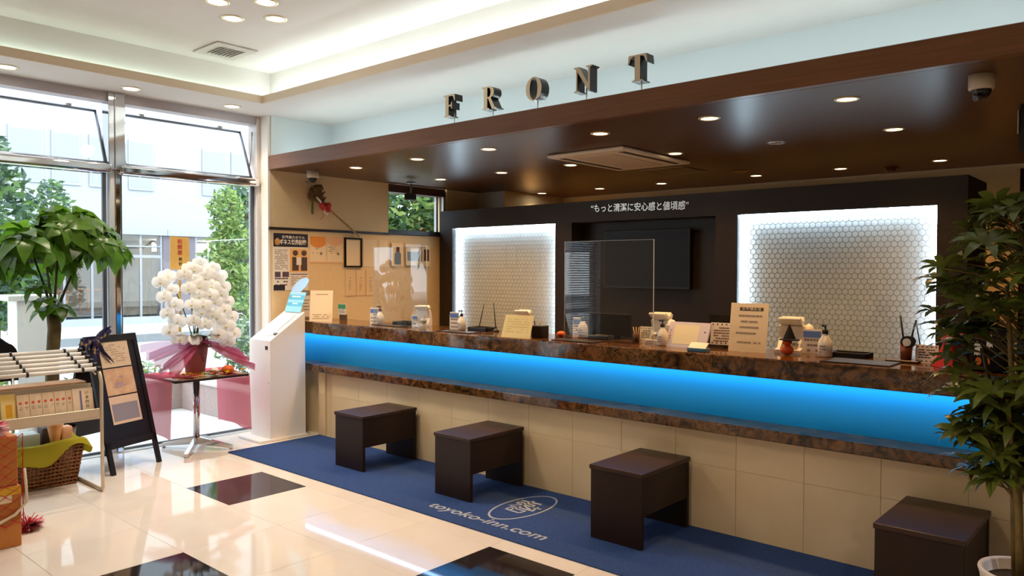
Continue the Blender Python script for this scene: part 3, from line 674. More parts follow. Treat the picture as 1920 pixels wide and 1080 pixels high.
solo('brass_bell', MB().lathe([(.001, 0), (.03, .0), (.034, .01), (.028, .03), (.001, .04)], (XW - .03, 5.78, 1.932), 14), M('brass', (150, 110, 50), .3, .8), 'small brass ornament on the dark sill of the small window', 'ornament')
pw = thing('poster', 'white paper with red writing on the back wall behind the big plant', 'poster', (-1.1, 7.75, 1.65))
part('sheet', bx(-1.155, -1.06, 7.744, 7.7495, 1.65, 2.14), PAPERC, pw)
for i, s_ in enumerate('熊手市'): part('character', MB().text(s_, (-1.107, 7.7435, 2.06 - .15 * i), (1, 0, 0), (0, 0, 1), .085, .0004, .002), INKR, pw)

# ------------------------------------------------------------------ things on the desk
ZT = 1.0302
def card(name, x, y, w_, h_, label, cat, mat=PAPER, ang=0.0, lean=.25, head=True, rows=4, group=None, thick=.003):
    t = thing(name, label, cat, (x, y, ZT), group)
    u = Vector((math.cos(ang), math.sin(ang), 0)); bk = Vector((-math.sin(ang), math.cos(ang), 0)); vv = (Vector((0, 0, 1)) + bk * lean).normalized()
    o = Vector((x, y, ZT)) - u * w_ / 2
    part('sheet', MB().prism([o, o + u * w_, o + u * w_ + vv * h_, o + vv * h_], bk * thick), mat, t)
    s_ = o + u * w_ * .5 + vv * h_ * .8 + bk * thick
    part('strut', MB().prism([s_ - u * .015, s_ + u * .015, Vector((s_.x, s_.y, ZT)) + bk * .05 + u * .015, Vector((s_.x, s_.y, ZT)) + bk * .05 - u * .015], bk * .002), mat, t)
    return t, o, u, vv
def dots(mb, o, u, vv, w_, n, s_):
    for i in range(n): rect(mb, o + u * (w_ * (i + .5) / n - s_ / 2), u, vv, s_, s_)
# notice cards
t, o, u, vv = card('notice_board', -5.86, 4.06, .205, .285, 'tall cream notice standing at the window end of the desk', 'notice', PAPERC, .75, .18)
mb = MB(); strokes(mb, o + u * .05 + vv * .245, u, vv, 7, .11, 1, .02, R, .95); strokes(mb, o + u * .025 + vv * .06, u, vv, 7, .16, 3, .018, R, .9); part('small_print', mb, M('ink_brown', (176, 140, 106), .7), t, kind='stuff')
t = thing('desk_calendar', 'small green headed calendar standing by the cream wall', 'calendar', (-5.9, 4.33, ZT))
part('stand', MB().box(-5.95, -5.85, 4.33, 4.345, ZT, ZT + .055), M('stand_brown', (104, 84, 66), .6), t)
part('sheet', bx(-5.965, -5.845, 4.325, 4.331, ZT + .05, ZT + .15), PAPER, t); mb = MB(); rect(mb, (-5.963, 4.3245, ZT + .105), (1, 0, 0), (0, 0, 1), .116, .042); part('heading', mb, M('calendar_green', (72, 160, 122), .6), t)
mb = MB(); strokes(mb, (-5.955, 4.3245, ZT + .09), (1, 0, 0), (0, 0, 1), 6, .1, 2, .018, R, .8); part('small_print', mb, INKG, t)

def leaflet_box(x, y, label, w_=.085, h_=.135, ang=.35):
    t = thing('leaflet_box', label, 'leaflet holder', (x, y, ZT), 'white holders with blue headed leaflets')
    u = Vector((math.cos(ang), math.sin(ang), 0)); bk = Vector((-math.sin(ang), math.cos(ang), 0)); o = Vector((x, y, ZT)) - u * w_ / 2
    part('holder', MB().prism([o, o + u * w_, o + u * w_ + bk * .035, o + bk * .035], (0, 0, h_ * .8)), WPLAST, t)
    part('leaflet', MB().prism([o + u * .004 - bk * .001, o + u * (w_ - .004) - bk * .001, o + u * (w_ - .004) + bk * .01, o + u * .004 + bk * .01], (0, 0, h_)), PAPER, t)
    mb = MB(); vv = Vector((0, 0, 1)); rect(mb, o + u * .006 - bk * .0012 + vv * h_ * .66, u, vv, w_ - .012, h_ * .26); part('blue_heading', mb, INKB, t)
    mb = MB(); strokes(mb, o + u * .012 - bk * .0012 + vv * h_ * .52, u, vv, 3, w_ * .7, 3, .03, R, .8); part('small_print', mb, INKG, t)
def pump_bottle(x, y, label, s_=1.0):
    t = thing('pump_bottle', label, 'bottle', (x, y, ZT), 'white sanitiser pump bottles on the desk')
    part('bottle', MB().lathe([(0, 0), (.028, 0), (.033, .006), (.033, .055), (.030, .075), (.016, .098), (.012, .105), (.012, .112), (0, .112)] if s_ == 1 else [(r * s_, z * s_) for r, z in [(0, 0), (.028, 0), (.033, .006), (.033, .055), (.030, .075), (.016, .098), (.012, .105), (.012, .112), (0, .112)]], (x, y, ZT), 18), WPLAST, t)
    z = ZT + .11 * s_
    part('pump', MB().lathe([(0, 0), (.014 * s_, 0), (.014 * s_, .018 * s_), (.005 * s_, .02 * s_), (.004 * s_, .04 * s_), (.0, .04 * s_)], (x, y, z), 12).box(x - .006 * s_, x + .006 * s_, y - .036 * s_, y + .01 * s_, z + .036 * s_, z + .046 * s_, b=.002), BLACKP, t)
    mb = MB(); strokes(mb, (x - .014 * s_, y - .0335 * s_, ZT + .05 * s_), (1, 0, 0), (0, 0, 1), 3, .028 * s_, 3, .014 * s_, R, .7); part('print', mb, INKG, t)
def terminal(x, y, label, ang=0.0, s_=1.0):
    t = thing('guest_terminal', label, 'terminal', (x, y, ZT), 'white terminals on the desk')
    Tm = Matrix.Translation((x, y, ZT)) @ Matrix.Rotation(ang, 4, 'Z') @ Matrix.Scale(s_, 4)
    mb = MB(); mb.T = Tm; prof = [(-.07, 0), (.07, 0), (.075, .03), (.05, .105), (.03, .12), (.005, .115), (.02, .06), (-.02, .02), (-.07, .015)]
    mb.prism([(-.055, a, b) for a, b in prof], (.11, 0, 0)); part('body', mb, WPLAST, t)
    mb = MB(); mb.T = Tm @ Matrix.Translation((-.0, -.0, .125)) @ Matrix.Rotation(-.5, 4, 'X'); mb.box(-.05, .05, -.045, .045, 0, .014, b=.005).box(-.05, .05, .01, .04, .016, .045, b=.006); part('lid', mb, WPLAST, t)
    mb = MB(); mb.T = Tm @ Matrix.Translation((0, -.035, .022)) @ Matrix.Rotation(.5, 4, 'X'); mb.box(-.035, .035, -.02, .03, 0, .006); part('reader', mb, M('reader_grey', (106, 100, 98), .4), t)
def pen(x, y, label, h_=.2, tilt=.03, mat=BLACKP):
    t = thing('desk_pen', label, 'pen', (x, y, ZT), 'pens standing in bases on the desk')
    part('base', MB().lathe([(0, 0), (.026, 0), (.028, .006), (.02, .014), (.006, .03), (0, .03)], (x, y, ZT), 14), mat, t)
    part('barrel', MB().tube([(x, y, ZT + .02), (x - tilt, y, ZT + h_)], .0045, 7, r1=.0025), mat, t)
def writing_pad(x, y, label, w_=.32, d_=.24, mat=BLACKM, ang=0.0):
    t = thing('writing_mat', label, 'desk mat', (x, y, ZT), 'dark mats on the desk'); mb = MB(); mb.T = Matrix.Translation((x, y, ZT)) @ Matrix.Rotation(ang, 4, 'Z'); mb.box(-w_ / 2, w_ / 2, -d_ / 2, d_ / 2, 0, .004, b=.0015); part('pad', mb, mat, t)
    mb = MB(); mb.T = Matrix.Translation((x, y, ZT)) @ Matrix.Rotation(ang, 4, 'Z'); mb.box(-w_ / 2 + .01, w_ / 2 - .01, -d_ / 2 + .01, d_ / 2 - .01, .004, .0052); part('inlay', mb, M('mat_inlay', (50, 42, 40), .35), t)
def cash_tray(x, y, label, w_=.2, d_=.13, ang=0.0):
    t = thing('cash_tray', label, 'tray', (x, y, ZT), 'black cash trays on the desk'); T = Matrix.Translation((x, y, ZT)) @ Matrix.Rotation(ang, 4, 'Z')
    mb = MB(); mb.T = T; mb.box(-w_ / 2, w_ / 2, -d_ / 2, d_ / 2, 0, .006, b=.002)
    part('base', mb, BLACKP, t)
    mb = MB(); mb.T = T
    for a in ((-w_ / 2, w_ / 2, -d_ / 2, -d_ / 2 + .008), (-w_ / 2, w_ / 2, d_ / 2 - .008, d_ / 2), (-w_ / 2, -w_ / 2 + .008, -d_ / 2, d_ / 2), (w_ / 2 - .008, w_ / 2, -d_ / 2, d_ / 2)): mb.box(*a, .004, .028, b=.002)
    part('rim', mb, BLACKP, t)
def acrylic_screen(x0, x1, y, z1, label):
    t = thing('acrylic_screen', label, 'screen', ((x0 + x1) / 2, y, ZT), 'clear screens on the desk')
    part('sheet', bx(x0 + .002, x1 - .002, y, y + .004, ZT + .004, z1 - .002), ACRYL, t)
    mb = MB(); mb.box(x0, x0 + .002, y - .0005, y + .0045, ZT, z1).box(x1 - .002, x1, y - .0005, y + .0045, ZT, z1).box(x0 + .002, x1 - .002, y - .0005, y + .0045, z1 - .002, z1); part('edge', mb, LEDGE_ACR, t)
    for x in (x0 + .03, x1 - .03): part('foot', MB().prism([(x, y - .05, ZT), (x, y + .05, ZT), (x, y + .002, ZT + .11)], (.004, 0, 0)), ACRYL, t)
acrylic_screen(-5.15, -4.49, 4.1, 1.69, 'clear acrylic screen standing on the desk at the window end')
acrylic_screen(-3.23, -2.52, 4.24, 1.70, 'clear acrylic screen standing on the desk in front of the television bay')

leaflet_box(-5.36, 4.27, 'blue headed leaflet holder left of the left acrylic screen')
pump_bottle(-5.245, 4.245, 'white pump bottle beside the left acrylic screen')
writing_pad(-5.02, 4.17, 'dark writing mat under the left acrylic screen', .34, .12, BLACKM)
cash_tray(-5.02, 4.34, 'black cash tray behind the left acrylic screen')
leaflet_box(-4.73, 4.19, 'small violet topped memo box at the left acrylic screen', .06, .10, .3)
terminal(-4.80, 4.335, 'white terminal near the right edge of the left acrylic screen', .5, 1.1)
leaflet_box(-4.37, 4.29, 'blue headed leaflet holder left of the left tile niche')
pump_bottle(-4.235, 4.235, 'white pump bottle in front of the left tile niche')
writing_pad(-4.12, 4.09, 'dark writing mat in front of the left tile niche', .34, .15, BLACKM)
cash_tray(-4.09, 4.32, 'black cash tray in front of the left tile niche')
pen(-4.20, 4.4, 'slanted black pen just left of the left tile niche tray', .2, -.05)
pen(-3.93, 4.30, 'upright black pen between the tray and the cream card', .22, .025)
t, o, u, vv = card('notice_card', -3.475, 4.0, .245, .165, 'cream card with faint print leaning at the front edge of the desk', 'card', M('cream_card', (226, 206, 146), .6), .08, .35)
mb = MB(); strokes(mb, o + u * .03 + vv * .13, u, vv, 8, .19, 6, .018, R, .8); part('small_print', mb, M('card_print', (206, 184, 126), .7), t)
terminal(-3.72, 4.37, 'white terminal behind the cream card', .2, 1.1)
bb = thing('black_organiser', 'black box with pens just right of the cream card', 'desk organiser', (-3.37, 4.15, ZT))
part('box', MB().box(-3.415, -3.325, 4.1, 4.19, ZT, ZT + .085, b=.004), BLACKP, bb); part('pencil', MB().tube([(-3.385, 4.15, ZT + .06), (-3.375, 4.17, ZT + .125)], .004, 6), M('pencil_tan', (196, 160, 110), .5), bb)
part('pencil', MB().tube([(-3.40, 4.13, ZT + .06), (-3.41, 4.13, ZT + .115)], .004, 6), BLACKM, bb)
solo('orange_ornament', MB().ball((-3.30, 4.30, ZT + .02), .035, .6, 12, 8), M('ornament_orange', (214, 92, 30), .35), 'small flat orange ornament right of the black pen box', 'ornament')
leaflet_box(-3.225, 4.40, 'blue headed leaflet holder behind the middle acrylic screen')
pump_bottle(-3.14, 4.335, 'white pump bottle behind the middle acrylic screen', 1.1)
cash_tray(-2.98, 4.33, 'black cash tray behind the middle acrylic screen', .16, .08)
writing_pad(-3.02, 4.12, 'dark writing mat in front of the middle acrylic screen', .34, .16)
mn = thing('monitor', 'black monitor seen from behind on the staff side of the desk', 'monitor', (-2.98, 4.42, ZT))
part('screen', bx(-3.13, -2.80, 4.405, 4.43, ZT + .02, ZT + .175, b=.005), BLACKM, mn); part('foot', bx(-3.03, -2.90, 4.37, 4.45, ZT, ZT + .02, b=.003), BLACKM, mn)
pcup = thing('pencil_cup', 'slim brown cup with pencils left of the dotted card', 'pen cup', (-2.69, 4.31, ZT))
part('cup', MB().lathe([(0, 0), (.02, 0), (.024, .06), (.021, .06), (.018, .005), (0, .005)], (-2.69, 4.31, ZT), 12), M('cup_brown', (92, 56, 34), .5), pcup)
for dx in (-.012, .0, .012): part('pencil', MB().tube([(-2.69 + dx * .4, 4.31, ZT + .01), (-2.69 + dx * 1.6, 4.31 + dx * .5, ZT + .1)], .0035, 6), M('pencil_tan', (0, 0, 0)), pcup)
t, o, u, vv = card('dotted_card', -2.635, 4.33, .085, .105, 'small white card with dotted rows left of the tablet', 'card', PAPER, .15, .2)
mb = MB(); dots(mb, o + vv * .09, u, vv, .085, 5, .006); dots(mb, o + vv * .008, u, vv, .085, 5, .006); strokes(mb, o + u * .012 + vv * .075, u, vv, 4, .06, 5, .011, R, .85); part('small_print', mb, INK, t)
terminal(-2.57, 4.41, 'white terminal behind the dotted card and the tablet', .1, 1.25)
pump_bottle(-2.45, 4.235, 'white pump bottle left of the tablet', 1.05)
solo('white_hood', MB().lathe([(.03, 0), (.032, .06), (.03, .12), (.02, .15), (0, .158)], (-2.475, 4.39, ZT), 14).box(-2.5, -2.45, 4.35, 4.37, ZT + .1, ZT + .12), WPLAST, 'white rounded dispenser standing behind the pump bottle and tablet', 'dispenser')
tb = thing('tablet', 'pale lilac tablet leaning on a stand in the middle of the desk', 'tablet', (-2.28, 4.23, ZT))
u = Vector((1, 0, 0)); vv = Vector((0, .45, 1)).normalized(); bk = Vector((0, 1, -.45)).normalized(); o = Vector((-2.425, 4.225, ZT))
part('casing', MB().prism([o, o + u * .275, o + u * .275 + vv * .165, o + vv * .165], bk * .014), M('tablet_lilac', (206, 202, 222), .35), tb)
mb = MB(); rect(mb, o + u * .04 + vv * .018, u, vv, .17, .128, -.0008 if False else .001); part('screen', mb, M('tablet_screen', (226, 222, 196), .12), tb)
part('button', MB().prism([o + u * .245 + vv * .1 - bk * .001, o + u * .253 + vv * .1 - bk * .001, o + u * .253 + vv * .108 - bk * .001, o + u * .245 + vv * .108 - bk * .001], bk * .003), BLACKP, tb)
part('stand', MB().prism([(-2.36, 4.25, ZT), (-2.22, 4.25, ZT), (-2.22, 4.35, ZT), (-2.36, 4.35, ZT)], (0, 0, .006)).prism([(-2.31, 4.285, ZT), (-2.27, 4.285, ZT), (-2.27, 4.3, ZT + .13), (-2.31, 4.3, ZT + .13)], (0, .005, 0)), WPLAST, tb)
mb = MB(); strokes(mb, o + u * .012 + vv * .12, u, vv, 1, .012, 8, .013, R, .8); part('side_print', mb, INK, tb)
nb = thing('business_card_box', 'low blue and white card box at the front edge of the desk', 'card box', (-2.11, 4.06, ZT))
part('box', bx(-2.17, -2.05, 4.03, 4.09, ZT, ZT + .022, b=.003), M('box_blue', (72, 122, 158), .4), nb); part('cards', MB().prism([(-2.165, 4.035, ZT + .022), (-2.055, 4.035, ZT + .022), (-2.055, 4.075, ZT + .05), (-2.165, 4.075, ZT + .05)], (0, .012, 0)), PAPER, nb)
t, o, u, vv = card('dotted_sign', -2.10, 4.33, .165, .2, 'clear stand holding a white notice with dotted rows right of the tablet', 'notice stand', glass('grey_acrylic', (190, 190, 196)), .1, .12)
mb = MB(); mb.prism([o + u * .012 + vv * .02 + Vector((0, -.001, 0)), o + u * .152 + vv * .02 + Vector((0, -.001, 0)), o + u * .152 + vv * .155 + Vector((0, -.001, 0)), o + u * .012 + vv * .155 + Vector((0, -.001, 0))], (0, -.001, 0)); part('insert', mb, PAPER, t)
mb = MB(); o2 = o + Vector((0, -.0022, 0)) + u * .012; dots(mb, o2 + vv * .14, u, vv, .14, 5, .009); dots(mb, o2 + vv * .026, u, vv, .14, 5, .009); strokes(mb, o2 + u * .02 + vv * .12, u, vv, 5, .1, 6, .016, R, .85); part('small_print', mb, M('ink_maroon', (110, 70, 66), .7), t)
t, o, u, vv = card('large_notice', -1.895, 4.235, .225, .285, 'largest cream notice with a black heading bar on the desk', 'notice', PAPERC, .05, .16)
mb = MB(); rect(mb, o + u * .055 + vv * .24, u, vv, .14, .02); part('heading', mb, INK, t)
mb = MB(); mb.text('お客様各位', o + u * .125 + vv * .25 + u.cross(vv) * .001, u, vv, .017, .0002, .0002, width=.115); part('heading_text', mb, PAPERC, t)
mb = MB()
for i, (a, ww) in enumerate(((.05, .14), (.065, .1), (.06, .115), (.04, .13))): strokes(mb, o + u * a + vv * (.205 - .034 * i), u, vv, 9, ww, 1, .026, R, .95)
strokes(mb, o + u * .05 + vv * .05, u, vv, 9, .14, 1, .02, R, .9); part('body_print', mb, INKG, t)
pk = thing('pumpkin_witch', 'small orange pumpkin ornament with a black pointed hat', 'ornament', (-1.655, 4.23, ZT))
part('pumpkin', MB().ball((-1.655, 4.23, ZT + .028), .036, .78, 16, 8), M('pumpkin_orange', (216, 84, 26), .4), pk)
part('head', MB().ball((-1.655, 4.23, ZT + .07), .027, .7, 14, 8), M('ornament_gloss', (206, 70, 30), .15), pk)
part('hat', MB().lathe([(0, 0), (.055, 0), (.055, .004), (.034, .008), (.004, .085), (0, .088)], (-1.645, 4.235, ZT + .084), 16, False), BLACKM, pk)
terminal(-1.70, 4.40, 'white terminal behind the pumpkin with the witch hat', .15, 1.3)
leaflet_box(-1.575, 4.39, 'blue headed leaflet holder in front of the right tile niche', .11, .14, .1)
solo('round_cap_bottle', MB().lathe([(0, 0), (.03, 0), (.03, .12), (.026, .15), (0, .17)], (-1.61, 4.435, ZT), 14), WPLAST, 'white round capped bottle behind the right leaflet holder', 'bottle')
pump_bottle(-1.465, 4.28, 'white pump bottle with tall black pump before the right tile niche', 1.15)
cash_tray(-1.36, 4.38, 'black cash tray right of the rightmost pump bottle', .2, .12)
writing_pad(-1.24, 4.15, 'dark writing mat in front of the right tile niche', .34, .22, BLACKM)
ps = thing('pen_stand', 'brown glass pen stand with dark pens and a round black tape roll', 'pen stand', (-1.07, 4.33, ZT))
part('glass', MB().lathe([(0, 0), (.026, 0), (.032, .085), (.029, .085), (.024, .006), (0, .006)], (-1.07, 4.33, ZT + .012), 14), M('amber_glass', (128, 72, 44), .15), ps)
part('base', bx(-1.16, -1.0, 4.28, 4.40, ZT, ZT + .012, b=.003), M('base_brown', (66, 40, 30), .4), ps)
for (dx, h_) in ((-.03, .24), (.045, .22)): part('pen', MB().tube([(-1.07, 4.33, ZT + .02), (-1.07 + dx, 4.33, ZT + h_)], .005, 7), BLACKP, ps)
part('tape_roll', MB().tube([(-1.06, 4.30, ZT + .105), (-1.06, 4.35, ZT + .105)], .032, 16), BLACKP, ps); part('tape_core', MB().tube([(-1.06, 4.297, ZT + .105), (-1.06, 4.30, ZT + .105)], .02, 14).tube([(-1.06, 4.295, ZT + .105), (-1.06, 4.2972, ZT + .105)], .012, 12), PAPER, ps)
t, o, u, vv = card('dotted_card', -.975, 4.33, .105, .095, 'small white card with dotted rows left of the red basket', 'card', PAPER, .05, .2)
mb = MB(); dots(mb, o + vv * .082, u, vv, .105, 5, .007); dots(mb, o + vv * .008, u, vv, .105, 5, .007); strokes(mb, o + u * .015 + vv * .066, u, vv, 4, .075, 4, .013, R, .85); part('small_print', mb, INK, t)
pen(-1.01, 4.40, 'black pen behind the dotted card next to the red basket', .2, .03)
rb = thing('red_gift_bag', 'shiny red wrapped basket with orange figures behind the big plant', 'gift basket', (-.82, 4.24, ZT))
part('wrap', MB().grid(lambda a, b: (-.845 + (.03 + .05 * (1 - a) + .012 * math.sin(b * 18)) * math.cos(2 * PI * b), 4.24 + (.03 + .045 * (1 - a) + .012 * math.sin(b * 18)) * math.sin(2 * PI * b), ZT + .001 + .11 * a), 4, 24, False, True), M('red_foil', (176, 26, 22), .25), rb)
part('orange_figure', MB().ball((-.86, 4.24, ZT + .15), .035, 1.4, 12, 8), M('figure_orange', (206, 74, 30), .4), rb)
part('white_beard', MB().ball((-.845, 4.21, ZT + .13), .022, .9, 10, 6), M('beard_white', (206, 186, 166), .6), rb)
part('red_figure', MB().ball((-.79, 4.25, ZT + .16), .032, 1.3, 12, 8), M('red_foil', (0, 0, 0)), rb)
gb = thing('halloween_bag', 'black bag with white ghosts and orange pumpkins on the desk behind the plant', 'bag', (-.68, 4.16, ZT))
part('bag', bx(-.745, -.60, 4.14, 4.22, ZT, ZT + .21, b=.008), BLACKM, gb)
mb = MB()
for (gx, gz) in ((-.717, .075), (-.668, .115)):
    pts = [(gx - .013, gz), (gx - .006, gz + .008), (gx, gz), (gx + .007, gz + .008), (gx + .013, gz), (gx + .011, gz + .04), (gx + .02, gz + .035), (gx + .01, gz + .055), (gx, gz + .07), (gx - .01, gz + .055), (gx - .02, gz + .04), (gx - .011, gz + .035)]
    mb.f([mb.v((a, 4.1385, ZT + b)) for a, b in pts])
part('ghost_print', mb, PAPER, gb)
mb = MB()
for gx in (-.712, -.678): mb.f([mb.v((gx + .013 * math.cos(2 * PI * i / 10), 4.1385, ZT + .05 + .019 * math.sin(2 * PI * i / 10))) for i in range(10)])
part('pumpkin_print', mb, M('print_orange', (236, 120, 20), .5), gb)
mb = MB()
for gx, gz in ((-.72, .165), (-.66, .2)): mb.f([mb.v((gx + .006 * math.cos(2 * PI * i / 8), 4.1385, ZT + gz + .012 * math.sin(2 * PI * i / 8))) for i in range(8)])
part('candle_print', mb, M('print_pink', (214, 90, 90), .5), gb)

# ------------------------------------------------------------------ plants
def leaflet(mb, L, W, ang, droop, fold=.15, base=.0, lift=0.0):
    ca, sa = math.cos(ang), math.sin(ang); prof = ((0, .08), (.2, .6), (.45, 1), (.75, .72), (1, .0)); prev = None
    for t, wd in prof:
        r = base + L * t; z = lift * t - droop * L * t * t; w_ = W * wd / 2
        c = Vector((r * ca, r * sa, z)); s_ = Vector((-sa, ca, 0)) * w_; up = Vector((0, 0, fold * w_))
        cur = (mb.v(c + s_ + up), mb.v(c), mb.v(c - s_ + up)) if wd > .01 else (mb.v(c),)
        if prev:
            if len(cur) == 3: mb.f([prev[0], prev[1], cur[1], cur[0]], True); mb.f([prev[1], prev[2], cur[2], cur[1]], True)
            else: mb.f([prev[0], prev[1], cur[0]], True); mb.f([prev[1], prev[2], cur[0]], True)
        prev = cur
def palm_leaf(name, n, L, W, droop, spread, mat, pet, rnd):
    mb = MB(); mb.fixn = False
    for i in range(n):
        a = -spread / 2 + spread * i / (n - 1) if spread < 6 else 2 * PI * i / n
        leaflet(mb, L * (1 - .18 * abs(2 * i / (n - 1) - 1) + rnd.uniform(-.06, .06)), W, a, droop * rnd.uniform(.75, 1.3), lift=.1)
    return mb.mesh(name, mat)
def orient(p, d, up=(0, 0, 1), s_=1.0, roll=0.0):
    """leaf frame: local X points along d, local Z as near as may be to up"""
    d = Vector(d).normalized(); y = Vector(up).cross(d).normalized(); z = d.cross(y)
    return Matrix.Translation(p) @ Matrix(((d.x, y.x, z.x, 0), (d.y, y.y, z.y, 0), (d.z, y.z, z.z, 0), (0, 0, 0, 1))) @ Matrix.Rotation(roll, 4, 'X') @ Matrix.Scale(s_, 4)
LEAFA = M('money_tree_leaf', (98, 140, 44), .32, var=.3, scale=12, trans=.55, objvar=.4)
pa = thing('money_tree', 'money tree with thick trunk and broad drooping leaves by the window', 'plant', (-6.22, 2.0, 0))
part('pot', MB().lathe([(0, 0), (.12, 0), (.15, .3), (.155, .32), (.145, .32), (.135, .28), (0, .28)], (-6.2, 1.98, .001), 24), M('pot_grey', (176, 172, 166), .5), pa)
part('trunk', MB().tube([(-6.2, 1.98, .2), (-6.2, 1.975, .6), (-6.195, 1.98, .85), (-6.2, 1.995, 1.05), (-6.2, 1.99, 1.18)], lambda t: .055 - .014 * math.sin(PI * t) * .5 - .006 * t, 12), M('bark_olive', (112, 96, 54), .8, col2=(70, 60, 34), scale=14, bump=.5), pa)
BR = M('green_branch', (64, 66, 34), .6)
ends = []
for (ex, ey, ez) in ((-6.2, 1.86, 1.6), (-6.15, 2.02, 1.72), (-6.28, 2.06, 1.76), (-6.17, 2.22, 1.68), (-6.1, 1.9, 1.66)):
    part('branch', MB().tube([(-6.2, 1.99, 1.14), (-6.2 + (ex + 6.2) * .4, 1.99 + (ey - 1.99) * .45, 1.14 + (ez - 1.14) * .5), (ex, ey, ez)], .012, 7, r1=.006), BR, pa); ends.append(Vector((ex, ey, ez)))
rl = random.Random(3)
pl = [palm_leaf('leaf', 6, .2, .11, .95, 4.4, LEAFA, .1, rl) for _ in range(4)]
for i in range(58):
    c = ends[i % 5]; a = rl.uniform(0, 2 * PI); el = rl.uniform(-.5, 1.1)
    q = c + Vector((math.cos(a) * .2 * math.cos(el), math.sin(a) * .2 * math.cos(el), .04 + .17 * math.sin(el)))
    q.z = min(q.z, 1.93); q.x = max(q.x, -6.19); q.z -= .05 * (i % 3)
    inst('leaf', pl[i % 4], pa, orient(q, (math.cos(a), math.sin(a), rl.uniform(-1.3, -.2)), s_=rl.uniform(.75, 1.1), roll=rl.uniform(-.5, .5)))
for (q, a) in (((-6.15, 1.86, 1.36), -1.5), ((-6.12, 1.9, 1.27), -1.2), ((-6.1, 1.98, 1.22), -.4), ((-6.16, 1.93, 1.2), -1.0), ((-6.2, 1.8, 1.47), -1.7), ((-6.12, 2.02, 1.2), .2)):
    pa_leaf = inst('leaf', pl[rl.randrange(4)], pa, orient(q, (math.cos(a), math.sin(a), -.3), s_=.66))

pa.location += Vector((-.1, .032, 0))
LEAFB = M('umbrella_plant_leaf', (104, 116, 46), .3, var=.35, scale=14, trans=.25, objvar=.4)
up_ = thing('umbrella_plant', 'tall dark green umbrella plant in a white pot at the right edge', 'plant', (-.415, 3.34, 0))
px, py = -.415, 3.34
part('pot', MB().lathe([(0, 0), (.1, 0), (.115, .02), (.142, .36), (.15, .385), (.146, .393), (.13, .385), (.122, .35), (0, .34)], (px, py, .0095), 28), M('pot_white', (226, 216, 202), .3), up_)
part('soil', MB().lathe([(0, .352), (.122, .35), (.122, .345), (0, .345)], (px, py, .0105), 20), M('soil', (58, 40, 26), .9, bump=.6, scale=60), up_)
STM = M('plant_stem', (128, 104, 48), .6, col2=(92, 76, 36), scale=20)
sp = []
for (dx, dy, ez) in ((-.03, -.05, 1.45), (.05, .03, 1.6), (-.08, .06, 1.2), (.02, -.02, 1.75), (-.02, -.1, 1.05)):
    P_ = [(px + dx * .4, py + dy * .4, .35), (px + dx * .6, py + dy, .35 + (ez - .35) * .4), (px + dx * 1.5, py + dy * 1.3, .35 + (ez - .35) * .75), (px + dx * 2, py + dy * 1.6, ez)]
    part('stem', MB().tube(P_, .013, 8, r1=.007), STM, up_); sp.append([Vector(q) for q in P_])
rl = random.Random(11)
ul = [palm_leaf('leaf', 8, .125, .034, .8, 7, LEAFB, .1, rl) for _ in range(5)]
def crown(z):     # half width of the crown at height z
    for (a, ra), (b, rb_) in zip(((.62, .1), (.8, .27), (1.0, .31), (1.2, .3), (1.42, .4), (1.62, .35), (1.78, .2)), ((.8, .27), (1.0, .31), (1.2, .3), (1.42, .4), (1.62, .35), (1.78, .2), (1.9, .05))):
        if a <= z <= b: return ra + (rb_ - ra) * (z - a) / (b - a)
    return .05
ptl = MB()
for i in range(215):
    z = rl.uniform(.70, 1.76); a = rl.uniform(0, 2 * PI); rr = crown(z) * math.sqrt(rl.uniform(.12, 1)) * .82
    q = Vector((px + rr * math.cos(a), py + rr * math.sin(a) * .9, z))
    if 1.07 < z < 1.25 and -.64 < q.x < -.45: continue      # a gap among the leaves
    inst('leaf', ul[i % 5], up_, orient(q, (math.cos(a), math.sin(a), rl.uniform(-.55, -.1)), s_=rl.uniform(.75, 1.15), roll=rl.uniform(-.4, .4)))
    ptl.tube([(px + rr * .15 * math.cos(a), py + rr * .15 * math.sin(a), z - .1), (px + rr * .6 * math.cos(a), py + rr * .54 * math.sin(a), z - .02), tuple(q)], .003, 4, False)
part('leaf_stalks', ptl, STM, up_, kind='stuff')

